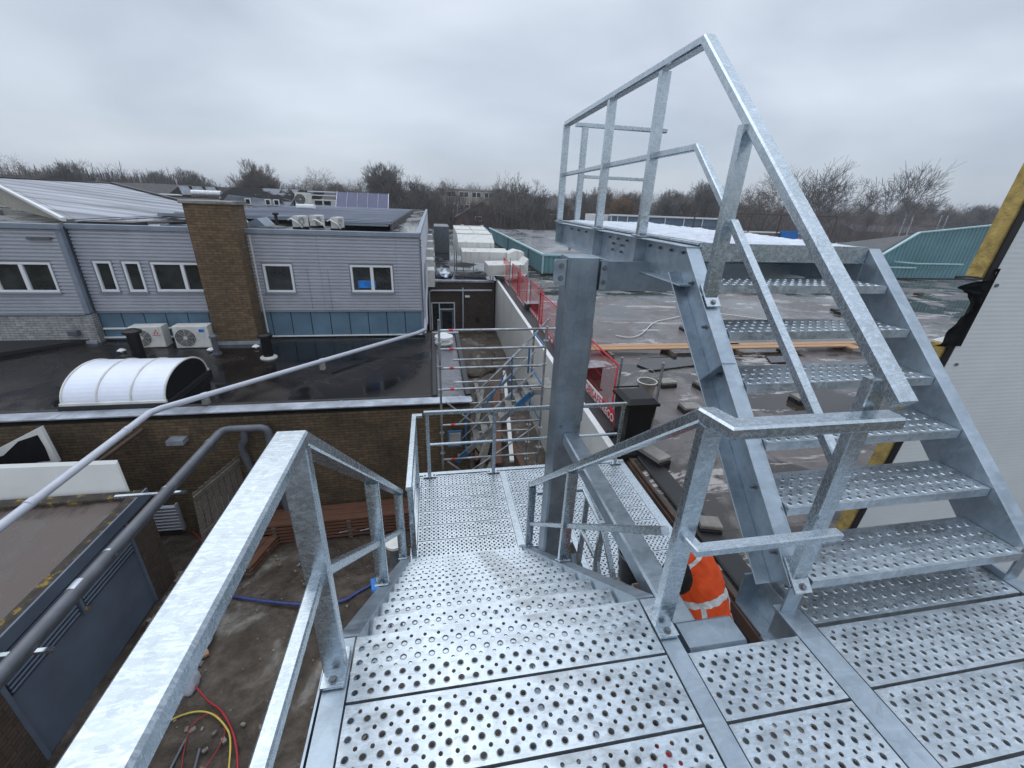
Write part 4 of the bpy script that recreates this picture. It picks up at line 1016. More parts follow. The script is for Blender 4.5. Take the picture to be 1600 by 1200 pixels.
hose('hose','thick red hose curling over mud beside the grey bag',[G(305,1072,.1),G(325,1095),G(345,1110),G(362,1140),G(370,1175),G(372,1230)],.014,'redhose')
hose('hose','yellow hose arching over the mud near the red hose',[G(225,1170),G(260,1130),G(300,1113),G(330,1115),G(352,1135),G(360,1160),G(355,1230)],.012,'yellow')
hose('cable','thin dark red cable looped inside the yellow hose',[G(280,1230),G(290,1160),G(305,1128),G(335,1115),G(350,1150),G(300,1230)],.006,'redhose','cable')
hose('hose','thin red hose snaking through the rubble by leaning timber panel',[G(262,790),G(275,815),G(300,830),G(318,850),G(320,875)],.012,'redhose')
for k,(a,c_,l) in enumerate((((290,1155),(262,1210),'thin grey tube lying on the mud by the yellow hose, left one'),((312,1170),(298,1225),'thin grey tube lying on the mud by the yellow hose, right one'))):
    mb=MB(); mb.tube([G(*a),G(*c_)],.018,8); mb.build('metal_tube','pipeg',None,l,'tube')
t=thing('paper_sack','crumpled white sack with a dark printed swirl lying on the mud','sack',tuple(G(318,1000)))
def lump(mb,c,rx,ry,rz,n=14,seed=0,am=.25):
    c=Vector(c)
    for j in range(n+1):
        for i in range(2*n):
            th=math.pi*j/n; ph=math.pi*i/n; d=Vector((math.sin(th)*math.cos(ph),math.sin(th)*math.sin(ph),math.cos(th)))
            k=1+noise.noise(d*2.3+Vector((seed,0,0)))*am+noise.noise(d*6+Vector((seed,5,0)))*am*.4
            mb.v.append((c.x+d.x*rx*k,c.y+d.y*ry*k,c.z+d.z*rz*k))
    o_=len(mb.v)-(n+1)*2*n
    for j in range(n):
        for i in range(2*n): a=o_+j*2*n+i; b2=o_+j*2*n+(i+1)%(2*n); mb.f.append((a,b2,b2+2*n,a+2*n)); mb.sm.append(True)
    return mb
mb=lump(MB(),G(318,1000,.08),.12,.22,.09,12,1); mb.build('sack_body','white',t)
mb=MB(); c_=G(318,1000,.19); mb.tube([c_+Vector((.06*math.cos(a*.5),.06*math.sin(a*.5),-.0)) for a in range(10)],.008,6); mb.build('printed_mark','black',t)
lump(MB(),G(292,1065,.12),.16,.2,.2,12,4).build('rubble_bag','pipew',None,'grey limp bag slumped on the mud below the white sack','bag')
mb=MB(); mb.cbox(G(318,1023,.06),.14,.1,.06,.6,.01); mb.build('wood_offcut','wood_l',None,'pale wood offcut beside the printed white sack','offcut')
# rubble / tiles by wall
mb=MB()
for k in range(170):
    c_=Vector((rnd.uniform(-5.0,-3.9),rnd.uniform(5.9,8.0),zg+.01)); mb.cbox(c_,rnd.uniform(.06,.2),rnd.uniform(.04,.14),rnd.uniform(.02,.05),rnd.uniform(0,3))
for k in range(320):
    c_=Vector((rnd.uniform(-4.4,.5),rnd.uniform(1.5,7.6),zg+.0)); s_=rnd.uniform(.008,.05)**1.0*(.5 if noise.noise(c_*.9)<.08 else 1.1); mb.cbox(c_,s_*1.6,s_,s_*.8,rnd.uniform(0,3))
mb.build('broken_tiles','rubble',None,'broken tiles and rubble scattered over the muddy yard','rubble',kind='stuff')
mb=MB(); mb.prism([G(540,826,.02),G(592,824,.02),G(596,805,.02),G(545,806,.02)],(0,0,.05)); mb.build('concrete_slab','conc',None,'grey mesh-faced slab lying on the mud in front of the board stack','slab')
for k in range(9):
    mb=MB(); c_=G(rnd.uniform(545,590),rnd.uniform(812,828),.12+k*.012); a=rnd.uniform(-.5,.5); d=Vector((math.cos(a),math.sin(a),rnd.uniform(-.03,.03)))*.32; mb.tube([c_-d,c_+d],.014,6); mb.build('metal_rod','scaf',None,'short galvanised rod in loose heap on the grey slab','rod','loose rods heaped on the slab')
t=thing('standpipe','dark drain pipe with a pale round lid standing up beside the flight','pipe',tuple(G(622,930)))
b0=P(617,850,'y',5.4); b0=Vector((b0.x,b0.y,-5.3)); b0=P(617,850,'z',-5.35)
mb=MB(); mb.tube([(b0.x,b0.y,ZG),(b0.x,b0.y,b0.z)],.1,18); mb.build('pipe','pipeg',t); mb=MB(); mb.cyl((b0.x,b0.y,b0.z),.16,.05,22); mb.build('lid','offwhite',t)
t=thing('blue_tool_box','blue box with small yellow tag on the mud under the stringer','box',tuple(G(595,915)))
c_=G(597,925,.25); mb=MB(); mb.cbox(c_,.34,.3,.5,.2,.02); mb.build('box_body','tarp',t); mb=MB(); mb.cbox(c_+Vector((-.0,-.16,.1)),.1,.01,.08,.2); mb.build('yellow_tag','yellow',t)

# ================================================================ ALLEY / FAR BROWN BUILDING
YB = 24.
b = thing('brown_brick_building','dark brown brick back building with a blue-framed glazed door at the end of the alley','building',(1.5,YB,ZG))
mb=MB(); mb.box(-.35,-.14,YB,YB+.3,ZG-.8,ZR-.15); mb.box(1.12,3.4,YB,YB+.3,ZG-.8,ZR-.15); mb.box(-.14,1.12,YB,YB+.3,-5.34,ZR-.15); mb.build('brick_wall','brick_d',b)
mb=MB(); mb.quad((-.4,YB,ZR-.02),(8,YB,ZR-.02),(8,70,ZR-.02),(-.4,70,ZR-.02)); mb.build('flat_roof','roof_b',b)
mb=MB(); mb.bar((-.4,YB-.02,ZR-.05),(3.35,YB-.02,ZR-.05),.12,.14,.02); mb.build('coping','alu',b)
mb=MB(); mb.tube([(-.25,YB-.1,-7.2),(-.25,YB-.1,-4.75),(-.1,YB-.1,-4.66),(3.25,YB-.1,-4.64)],.05,10); mb.tube([(1.6,YB-.1,-4.5),(1.6,YB-.1,-7)],.045,10); mb.build('downpipe','pipew',b)
mb=MB()
for x in (-.14,.28,1.12): mb.bar((x,YB-.02,ZG),(x,YB-.02,-5.34),.06,.08,.005,(0,1,0))
mb.bar((-.14,YB-.02,-5.36),(1.12,YB-.02,-5.36),.08,.05,.005); mb.bar((.31,YB-.02,-5.72),(1.09,YB-.02,-5.72),.08,.04,.005); f=mb.build('door_frame','frame',b)
mb=MB(); 
for x in (.36,1.04): mb.bar((x,YB-.0,ZG),(x,YB-.0,-5.74),.12,.05,.005,(0,1,0))
mb.bar((.36,YB,-5.8),(1.04,YB,-5.8),.05,.1,.005); mb.build('door','lowpanel',b)
mb=MB(); mb.quad((-.14,YB+.03,ZG),(1.12,YB+.03,ZG),(1.12,YB+.03,-5.36),(-.14,YB+.03,-5.36)); mb.build('pane','glass',b)
mb=MB(); mb.tube([(1.72,YB-.08,-5.0),(1.98,YB-.08,-5.0)],.07,12); mb.build('wall_lamp','white',b)
mb=MB(); mb.box(2.35,2.55,YB-.03,YB-.005,-6.5,-6.2); mb.build('wall_vent','black',b)

# white alley wall (side of the right hall)
def wx(y): return 3.03+(y-5.95)*(.44/18)
b = thing('right_hall','big flat-roofed hall with puddled grey roof and white panelled alley wall','building',(20,12,ZG))
mb=MB(); y=5.95
while y < 24:
    y2=min(y+1.1,24.1); mb.prism([(wx(y)+.003,y+.006,ZG-.5),(wx(y2)+.003,y2-.006,ZG-.5),(wx(y2)+.08,y2-.006,ZG-.5),(wx(y)+.08,y+.006,ZG-.5)],(0,0,2.72)); 
    mb.prism([(wx(y),y+.004,ZG+2.235),(wx(y2),y2-.004,ZG+2.235),(wx(y2)+.08,y2-.004,ZG+2.235),(wx(y)+.08,y+.004,ZG+2.235)],(0,0,.60)); y+=1.1
mb.build('panel_wall','wallw',b)
mb=MB(); mb.bar((wx(5.9)+.05,5.9,ZR+.07),(wx(24)+.05,24,ZR+.07),.13,.05,.006); mb.build('wall_cap','white',b)
mb=MB(); mb.bar((wx(5.9)+.32,5.9,ZR+.03),(wx(26)+.32,26,ZR+.03),.4,.08,.02); mb.bar((3.62,5.95,ZR+.01),(3.5,-3,ZR+.01),.34,.09,.02); mb.build('roof_upstand','black',b)
mb=MB(); mb.prism([(3.35,-4,ZR),(80,-4,ZR),(80,27.5,ZR),(3.7,27.5,ZR),(3.35,5.9,ZR)],(0,0,-.2)); mb.build('flat_roof','roof_r',b)
mb=MB(); mb.box(2.98,3.3,-4,5.85,ZG,ZR-.33); mb.box(3.301,3.36,-4,5.85,ZG,ZR-.205); mb.build('concrete_edge','conc',b)
mb=MB(); mb.bar((3.33,5.9,ZR-.02),(3.31,-3,ZR-.02),.05,.06,.004); mb.bar((3.29,5.9,ZR-.15),(3.27,-3,ZR-.15),.03,.2,.004); mb.build('rusty_edge_rail','rustbrown',b)

# ================================================================ FENCE on the roof edge
def fx(y): return wx(y)+.45
panels=[(7.25+k*2.42) for k in range(7)]
fl_ = ['red guard-rail panel nearest the wheelie bin, with a lettered white and red kickboard','red mesh guard-rail panel second from the bin','red mesh guard-rail panel third from the bin','red mesh guard-rail panel in the middle of the run','red mesh guard-rail panel third from the far end','red mesh guard-rail panel second from the far end','red mesh guard-rail panel at the far end by the white ducts']
for k,y in enumerate(panels):
    t=thing('guard_fence_panel',fl_[k],'fence',(fx(y+1.2),y+1.2,ZR),'red guard panels along the roof edge')
    ya,yb=y+.04,y+2.38; x=lambda yy: fx(yy)+(.12 if k%2 else 0)
    mb=MB(); z0,z1=ZR+.06,ZR+1.24
    mb.tube([(x(ya),ya,z0),(x(ya),ya,z1),(x(yb),yb,z1),(x(yb),yb,z0)],.02,6); mb.tube([(x(ya),ya,z1-.1),(x(yb),yb,z1-.1)],.008,5); mb.build('frame','red',t)
    mb=MB(); n=34
    for i in range(1,n): yy=ya+(yb-ya)*i/n; mb.tube([(x(yy),yy,z0),(x(yy),yy,z1)],.0027,4,False)
    for zz in (.35,.7,.95): mb.tube([(x(ya),ya,ZR+zz),(x(yb),yb,ZR+zz)],.003,4,False)
    mb.build('wire_mesh','red',t)
    mb=MB(); mb.prism([(x(ya)-.02,ya,ZR+.03),(x(yb)-.02,yb,ZR+.03),(x(yb)-.02,yb,ZR+.2),(x(ya)-.02,ya,ZR+.2)],(.012,0,0)); kb_=mb.build('kickboard','red',t)
    if k!=0:
        mb=MB()
        for i in range(6): y_=ya+.15+i*.36; mb.prism([(x(y_)-.023,y_,ZR+.06),(x(y_)-.023,y_+.2,ZR+.06),(x(y_)-.023,y_+.2,ZR+.17),(x(y_)-.023,y_,ZR+.17)],(.002,0,0))
        mb.build_each(1,'white_marking','white',kb_)
def text(s, loc, size, rot, mat, par, name='lettering'):
    cu=bpy.data.curves.new(name,'FONT'); cu.body=s; cu.size=size; cu.extrude=.001; cu.offset=.004
    o=bpy.data.objects.new('tmp',cu); col.objects.link(o); dg=bpy.context.evaluated_depsgraph_get(); me=bpy.data.meshes.new_from_object(o.evaluated_get(dg)); bpy.data.objects.remove(o)
    me.materials.clear(); me.materials.append(M[mat]); ob=bpy.data.objects.new(name,me); col.objects.link(ob); ob.parent=par
    ob.location=Vector(loc)-wpos(par); ob.rotation_euler=rot; return ob
kb0=[o for o in bpy.data.objects if o.name.startswith('kickboard')][0]
xf=fx(8)
# readable from the viewer's side (-x side): text runs toward -y
t=thing('safety_kickboard','kickboard on the roof edge, white with red letters then red with white letters','banner',(xf-.05,7.6,ZR))
mb=MB(); mb.prism([(xf-.06,7.72,ZR+.05),(xf-.06,9.1,ZR+.05),(xf-.06,9.1,ZR+.33),(xf-.06,7.72,ZR+.33)],(.01,0,0)); f=mb.build('white_board','white',t)
mb=MB(); mb.prism([(xf-.075,6.7,ZR+.05),(xf-.06,7.715,ZR+.05),(xf-.06,7.715,ZR+.33),(xf-.075,6.7,ZR+.33)],(.01,0,0)); f2=mb.build('red_board','red',t)
rot=(R(90),0,R(-90))
text('MOBISAFE',(xf-.063,9.0,ZR+.09),.28,rot,'red',f); text('RECO',(xf-.08,7.62,ZR+.1),.23,rot,'white',f2)
# fence posts and weights
for k,(x_,y_,h) in enumerate(((fx(7.2)+.0,7.15,1.45),(3.78,6.15,1.7),(fx(9)+.3,9.7,1.3),(fx(12),12.1,1.5),(fx(14.5),14.5,1.5),(fx(17),17,1.5),(fx(19.4)+.1,19.4,1.5),(fx(21.8),21.8,1.5))):
    mb=MB(); mb.tube([(x_,y_,ZR+.02),(x_,y_,ZR+h)],.024,10); mb.build('fence_post','scaf',None,['upright scaffold tube holding the near end of the red guard run','upright scaffold tube just right of the wheelie bin'][k] if k<2 else ['first','second','third','fourth','fifth','sixth'][k-2]+' grey scaffold tube along the red guard run, counted from the column outward','post',None if k==1 else 'tubes holding the red guard panels')
for k,(x_,y_) in enumerate(((fx(12)+.3,12.1),(fx(9.6)+.35,9.7),(fx(17)+.2,16.9))):
    t=thing('counterweight','black block counterweight under a grey tray, '+['in the middle of the red guard run','beside the column, nearest of the three','farthest along the red guard run'][k],'weight',(x_,y_,ZR),'black counterweights by the guard panels')
    mb=MB(); mb.cbox((x_,y_,ZR+.15),.5,.4,.3,.1,.02); mb.build('block','black',t); mb=MB(); mb.cbox((x_,y_,ZR+.33),.62,.5,.03,.1,.005); mb.build('tray','scaf',t)

# wheelie bin
t=thing('wheelie_bin','black two-wheeled bin with domed lid standing on the roof by the landing','bin',(3.52,6.4,ZR))
mb=MB(); c_=Vector((3.52,6.4,0))
def frus(mb,c,z0,z1,a0,b0_,a1,b1):
    vs=[(c.x+sx*a0/2,c.y+sy*b0_/2,z0) for sx,sy in ((-1,-1),(1,-1),(1,1),(-1,1))]+[(c.x+sx*a1/2,c.y+sy*b1/2,z1) for sx,sy in ((-1,-1),(1,-1),(1,1),(-1,1))]
    mb.add(vs,[(3,2,1,0),(4,5,6,7),(0,1,5,4),(1,2,6,5),(2,3,7,6),(3,0,4,7)])
frus(mb,c_,ZR+.08,ZR+.92,.42,.46,.52,.6); mb.build('bin_body','blackgloss',t)
mb=MB(); frus(mb,c_,ZR+.92,ZR+.97,.6,.68,.6,.68); frus(mb,c_,ZR+.97,ZR+1.03,.56,.64,.44,.46); mb.tube([(c_.x-.25,c_.y+.42,ZR+.98),(c_.x+.25,c_.y+.42,ZR+.98)],.018,8); mb.build('lid','blackgloss',t)
for s in (-1,1):
    mb=MB(); mb.tube([(c_.x+s*.27,c_.y+.2,ZR+.1),(c_.x+s*.32,c_.y+.2,ZR+.1)],.1,18); mb.build('wheel','black',t)
# round cage bucket
t=thing('wire_rimmed_tub','grey mesh-sided tub with a wire handle standing behind the wheelie bin','tub',tuple(P(1008,615,'z',ZR)))
c_=P(1008,615,'z',ZR); c_.z=ZR
mb=MB(); mb.tube([c_,c_+Vector((0,0,.32))],.2,22,False,[.17,.22]); mb.tube([c_+Vector((0,0,.01)),c_+Vector((0,0,.012))],.17,20); mb.build('tub_wall','conc',t)
mb=MB(); mb.tube([c_+Vector((.225*math.cos(a*.2618),.225*math.sin(a*.2618),.325)) for a in range(25)],.014,6,False); mb.tube([c_+Vector((.22*math.cos(a*.3),0,.32+.3*math.sin(a*.3))) for a in range(11)],.005,4); mb.build('rim','offwhite',t)

# concrete blocks on the roof
blk=[(1040,603,'by the mesh-sided tub'),(1077,643,'in front of the tub'),(1105,828,'beside the foot of the ascending stringer'),(1017,718,'lying against the roof edge below the wheelie bin'),(1098,606,'seen just left of the ascending stringer'),(1072,516,'far behind the timber planks'),(1250,628,'under the fifth tread'),(1140,640,'hidden behind the stringer')]
for k,(x_,y_,w_) in enumerate(blk):
    c_=P(x_,y_,'z',ZR); big=k in (2,3)
    t=thing('roof_block','dark wet paver block on the roof '+w_,'block',(c_.x,c_.y,ZR),'dark paver blocks on the hall roof'); a=rnd.uniform(-.3,.3) if k!=3 else .35
    sx,sy,sz=(.42,.32,.15) if not big else (.42,.34,.18)
    if k==3: sx,sy=.3,.6
    if k==2: sx,sy,sz=.3,.24,.15
    mb=MB(); mb.cbox((c_.x,c_.y,ZR+sz*.3),sx,sy,sz*.6,a,.012); mb.build('base','black',t); mb=MB(); mb.cbox((c_.x,c_.y,ZR+sz*.8+.01),sx*.96,sy*.96,sz*.4,a,.012); mb.build('slab','conc',t)
for k in range(8):
    c_=P(rnd.uniform(1290,1470),rnd.uniform(445,505),'z',ZR); mb=MB(); mb.cbox((c_.x,c_.y,ZR+.06),rnd.uniform(.4,1.1),.3,.12,rnd.uniform(-.4,.4),.01); mb.build('roofing_scrap','black',None,'torn strip of black roofing on the far right of the hall roof','scrap','torn roofing strips on the hall roof')
# planks across the roof
t=thing('plank_walkway','long light-brown planks laid level across the puddled roof on small bearers','planks',(9,11.5,ZR))
for k,(x0_,x1_,y_) in enumerate(((4.1,9.6,11.62),(9.0,14.2,11.5),(13.8,21.5,11.2),(4.4,9.0,11.36),(8.6,13.6,11.24),(13.2,21.2,10.95))):
    mb=MB(); mb.bar((x0_,y_,ZR+.17),(x1_,y_-.05,ZR+.17+(.0)),.23,.045,.004); mb.build('plank','wood_l',t)
mb=MB()
for x_ in (5,7,9.2,11.2,13.2,15.5,18): mb.box(x_,x_+.1,10.9,11.7,ZR+.01,ZR+.145)
mb.build_each(1,'bearer','wood_d',t)
def sheetpoly(name,label,px_,mat,cat,h=.03): 
    mb=MB(); mb.prism([P(x_,y_,'z',ZR+.012) for x_,y_ in px_],(0,0,h)); return mb.build(name,mat,None,label,cat)
sheetpoly('rubber_mat','large black rubber mat in front of the timber planks',[(995,571),(1018,580),(1100,570),(1092,556),(1000,561)],'roof_b','mat')
sheetpoly('rubber_mat','black mat with frosty edge far left behind the timber planks',[(960,447),(970,455),(1060,454),(1060,446)],'roof_b','mat')
sheetpoly('rubber_mat','small dark mat under the fourth tread',[(1195,556),(1205,568),(1240,566),(1235,555)],'roof_b','mat')
H=lambda x_,y_,h=.04:P(x_,y_,'z',ZR+h)
hose('cable','white cable trailing over the puddled roof left of the stringer',[H(962,524),H(985,527),H(1003,521),H(1022,504),H(1045,498),H(1075,492),H(1110,489),H(1180,497),H(1240,506)],.015,'white','cable')
for a,c_,l in (((1000,588),(1050,598),'thin dark stick on the roof behind the paver blocks'),((1030,665),(1060,678),'broken brown stick in a puddle near the wheelie bin')):
    mb=MB(); mb.tube([H(*a),H(*c_)],.015,6); mb.build('stick','wood_d',None,l,'stick')

# ================================================================ WHITE SANDWICH PANEL WALL on the right
YP = 2.6
b = thing('sandwich_panel_wall','white insulated panel wall at the right, yellow wool showing on its cut edge','wall',(6,YP,ZR))
ex=lambda z: 4.245+.085*z                       # the cut edge is a little out of plumb
def slab(x0,y0_,y1_,z0,z1): return MB().prism([(x0+ex(z0),y0_,z0),(12,y0_,z0),(12,y0_,z1),(x0+ex(z1),y0_,z1)],(0,y1_-y0_,0))
slab(0,YP,YP+.004,ZR,3.2).build('panel_face','wpanel',b)
slab(-.012,YP+.006,YP+.05,ZR,3.2).build('dark_joint_strip','black',b)
for z0,z1,w in ((-.40,3.2,.11),(ZR,-.95,.11)): slab(-.03,YP+.055,YP+.055+w,z0,z1).build('mineral_wool','wool',b)
# torn black foil bulging out of the gap
def surf(mb,rows): 
    n=len(rows[0]); o_=len(mb.v); mb.v+=[tuple(p) for r in rows for p in r]
    for i in range(len(rows)-1):
        for j in range(n-1): a=o_+i*n+j; mb.f.append((a,a+1,a+n+1,a+n)); mb.sm.append(True)
mb=MB(); rows=[]
ol=[(1560,420),(1543,436),(1529,440),(1497,449),(1506,455),(1513,461),(1517,475),(1511,491),(1492,509),(1476,528),(1457,541)]
oz=[-.33,-.385,-.41,-.46,-.50,-.53,-.60,-.68,-.76,-.84,-.90]
ol2=[]
for i in range(len(ol)-1):
    a,b_,c_,d_=ol[max(i-1,0)],ol[i],ol[i+1],ol[min(i+2,len(ol)-1)]
    for k in range(5):
        f=k/5; ol2.append(tuple(.5*(2*b_[q]+(c_[q]-a[q])*f+(2*a[q]-5*b_[q]+4*c_[q]-d_[q])*f*f+(3*b_[q]-a[q]-3*c_[q]+d_[q])*f**3) for q in (0,1)))
ol2.append(ol[-1]); oz=[i*.1 for i in range(len(ol2))]
for (x_,y_),z_ in zip(ol2,oz):
    a=P(x_,y_,'y',YP-.01); c_=P(1557-(y_-432)*.518+1,y_,'y',YP-.006)
    rows.append([c_.lerp(a,k/8)+Vector((0,noise.noise(Vector((k*.5,z_*2,2)))*.05*(k/8),0)) for k in range(9)])
surf(mb,rows); rows2=[[p+Vector((0,.004,0)) for p in r] for r in rows]; surf(mb,rows2); mb.build('torn_foil','foil',b)
mb=MB()
for x_,z_ in ((4.27,-.45),(4.25,-1.1),(4.35,.4),(4.2,-2.2)): mb.tube([(x_,YP-.012,z_),(x_,YP,z_)],.014,12)
mb.build('screw_head','bolt',b)
mb=MB(); mb.prism([P(1473,535,'y',YP),P(1505,527,'y',YP),P(1502,536,'y',YP)],(0,.08,0)); mb.build('loose_flap','wallw',b)

# ================================================================ SCAFFOLD STAIR TOWER
t=thing('scaffold_tower','galvanised and blue scaffold stair tower in the alley before the white wall','scaffold',(1.15,8.7,ZG))
YS0,YS1=7.95,9.0; XA,XB=.07,2.2
for x_ in (XA,XB):
    for y_,zt in ((YS0,-2.1 if x_==XA else -2.25),(YS1,-2.6)):
        if x_==XA and y_==YS1: zt=-3.4; 
        if x_==XA and y_==YS1: continue
        mb=MB(); mb.tube([(x_,y_,ZG+.02),(x_,y_,zt)],.024,10); k=ZG+.35
        while k<zt-.1: mb.tube([(x_,y_,k-.01),(x_,y_,k+.01)],.055,8); mb.tube([(x_,y_,k-.06),(x_,y_,k-.02)],.03,8); k+=.5
        mb.box(x_-.07,x_+.07,y_-.07,y_+.07,ZG-.02,ZG+.02); mb.build('standard','scaf',t)
led=[-2.31,-2.69,-3.09,-3.55,-4.37,-5.22,-6.1]
for z in led:
    mb=MB(); xe=XB if z<-2.5 else XB+.35; mb.tube([(XA,YS0,z),(xe,YS0,z+.01)],.024,10); mb.build('ledger','scaf',t)
    mb=MB(); mb.tube([(XA+.19,YS0,z+.001),(XA+.27,YS0,z+.001)],.027,10); l=mb.build('red_clamp_band','red',t)
for z in (-3.3,-3.85,-4.4,-5.2): 
    mb=MB(); mb.tube([(XA+.3,YS1,z),(XB,YS1,z+.01)],.022,8); mb.build('ledger','scaf',t)
for z in (-2.69,-3.55,-4.4): mb=MB(); mb.tube([(XB,YS0,z),(XB,YS1,z)],.022,8); mb.build('transom','scafblue',t)
# stair strings rising to the right
for y_,zo in ((8.2,0),(8.75,0)):
    mb=MB(); mb.bar((.38,y_,-5.45),(2.05,y_,-3.8),.03,.13,.006); mb.bar((2.05,y_,-3.8),(2.3,y_,-3.8),.03,.13,.006); mb.build('stair_string','scaf',t)
for k in range(9):
    f=(k+.5)/9; mb=MB(); mb.box(.38+1.67*f-.07,.38+1.67*f+.08,8.22,8.73,-5.45+1.65*f+.02,-5.45+1.65*f+.045); mb.build('step','conc',t)
mb=MB(); mb.box(2.02,2.55,8.2,8.8,-3.74,-3.71); mb.build('platform_board','conc',t)
mb=MB(); mb.bar((1.7,8.19,-4.14),(2.02,8.19,-3.83),.034,.134,.006); mb.bar((.38,8.19,-5.46),(.62,8.19,-5.22),.034,.134,.006); mb.build('blue_string_end','scafblue',t)
for zo,y_ in ((.5,8.17),(.95,8.17),(.5,8.8),(.95,8.8)):
    mb=MB(); mb.tube([(.45,y_,-5.4+zo),(2.05,y_,-3.8+zo)],.017,8); mb.build('stair_handrail','scaf',t)
mb=MB(); mb.tube([(.95,8.1,-4.1),(1.3,8.1,-3.55),(1.55,8.1,-2.95),(1.57,8.1,-3.9)],.017,8); mb.tube([(1.0,8.1,-3.9),(1.55,8.1,-3.35)],.015,8); mb.tube([(1.9,8.1,-3.3),(1.9,8.1,-2.75)],.02,8); mb.tube([(.6,8.3,-4.3),(.6,8.3,-5.2)],.03,8); mb.build('blue_brace','scafblue',t)
mb=MB(); mb.tube([(XA+.1,YS0-.03,-5.25),(XA+.9,YS0-.03,-6.0)],.02,8); mb.tube([(XB-.05,YS0-.03,-4.45),(XB-1.6,YS0-.03,-5.6)],.02,8); mb.tube([(XA+.1,YS0+.03,-3.85),(XA+.7,YS0+.03,-4.4)],.02,8); mb.tube([(1.35,8.9,-3.6),(2.15,8.9,-2.75),(2.5,8.9,-2.35)],.022,8); mb.build('diagonal_brace','scaf',t)
mb=MB(); mb.bar((XA+.12,YS0+.06,-4.75),(XA+.42,YS0+.06,-4.75),.03,.4,.005); mb.build('blue_gate_frame','scafblue',t)
mb=MB(); mb.bar((XA+.15,YS0+.03,-4.75),(XA+.39,YS0+.03,-4.75),.02,.32,.003); mb.build('grey_board','conc',t)
# clutter and planks at the alley floor
for k in range(14):
    x_=rnd.uniform(.9,2.6); y_=rnd.uniform(8.8,15); a=rnd.uniform(1.2,1.9); d=Vector((math.cos(a),math.sin(a),rnd.uniform(-.02,.1)))*rnd.uniform(.5,1.3)
    mb=MB(); c_=Vector((x_,y_,zg+.1+rnd.uniform(0,.25))); mb.bar(c_-d,c_+d,.14,.03,.003); mb.build('loose_board',rnd.choice(['wood_o','wood_d','conc']),None,'loose weathered board on the alley floor below the scaffold','board','loose boards on the alley floor')
mb=MB(); mb.bar((1.9,9.4,zg+.5),(2.75,16,zg+.45),.12,.06,.004); mb.build('white_batten','white',None,'long white batten leaning along the foot of the alley wall','batten')
mb=MB(); mb.bar((1.5,9.4,zg+.45),(2.3,15,zg+.45),.25,.05,.004); mb.build('red_board','wood_o',None,'long red-brown board lying beside white batten in the alley','board')
lump(MB(),(1.6,19,ZG),1.1,2.4,.45,16,9,.3).build('earth_heap','mud',None,'brown heap of earth at the end of the alley','earth',kind='stuff')

# ================================================================ WORKER on the lower landing
wk=bpy.data.objects.new('person',None); wk.location=(2.15,2.2,ZLAND); col.objects.link(wk)
tag(wk,'person in an orange high-visibility jacket and black hat bending over on the lower landing','person')
def skin(name,pts,edges,mat,par,lvl=2,root=0):
    me=bpy.data.meshes.new(name); o0=wpos(par); me.from_pydata([tuple(Vector(p[:3])-o0) for p in pts],edges,[]); me.materials.append(M[mat])
    o=bpy.data.objects.new(name,me); col.objects.link(o); o.parent=par
    m_=o.modifiers.new('skin','SKIN')
    for i,p in enumerate(pts): sv=me.skin_vertices[0].data[i]; sv.radius=(p[3],p[4] if len(p)>4 else p[3]); sv.use_root=(i==root)
    m_.use_smooth_shade=True; m2=o.modifiers.new('sub','SUBSURF'); m2.levels=m2.render_levels=lvl; return o
B=[(2.24,2.1,-3.3,.13,.12),(2.2,2.16,-3.08,.12,.11),(2.12,2.27,-2.86,.14,.12),(2.03,2.37,-2.72,.11,.1),(1.92,2.3,-2.7,.055),(1.79,2.15,-2.66,.085,.09),(1.76,2.12,-2.76,.07,.08),
 (2.02,2.36,-2.84,.07),(2.1,2.52,-3.12,.05),(2.06,2.62,-3.34,.038),(2.04,2.68,-3.42,.033,.02),
 (2.12,2.4,-2.86,.07),(2.24,2.58,-3.12,.05),(2.2,2.68,-3.34,.038),(2.18,2.74,-3.42,.033,.02),
 (2.14,2.1,-3.32,.1),(2.02,2.5,-3.36,.075),(2.08,2.2,-3.58,.055),(2.1,2.12,-3.63,.05,.045),(2.08,2.3,-3.67,.04,.03),
 (2.34,2.1,-3.32,.1),(2.36,2.5,-3.25,.075),(2.38,2.42,-3.55,.055),(2.38,2.4,-3.63,.045),(2.38,2.52,-3.67,.04,.03)]
Eg=[(0,1),(1,2),(2,3),(3,4),(4,5),(5,6),(3,7),(7,8),(8,9),(9,10),(3,11),(11,12),(12,13),(13,14),(0,15),(15,16),(16,17),(17,18),(18,19),(0,20),(20,21),(21,22),(22,23),(23,24)]
for h,base in ((10,Vector((2.04,2.68,-3.42))),(14,Vector((2.18,2.74,-3.42)))):
    s_=1 if h==10 else -1
    for k in range(4):
        a=base+Vector(((k-1.5)*.02,.03,-.01)); b2=a+Vector((0,.04-.004*abs(k-1.5),-.015)); c2=b2+Vector((0,.02,-.03)); i=len(B)
        B+=[(a.x,a.y,a.z,.009),(b2.x,b2.y,b2.z,.009),(c2.x,c2.y,c2.z,.008)]; Eg+=[(h,i),(i,i+1),(i+1,i+2)]
    a=base+Vector((s_*.035,.005,-.01)); b2=a+Vector((s_*.012,.035,-.02)); i=len(B); B+=[(a.x,a.y,a.z,.011),(b2.x,b2.y,b2.z,.009)]; Eg+=[(h,i),(i,i+1)]
body=skin('body',B,Eg,'skin',wk)
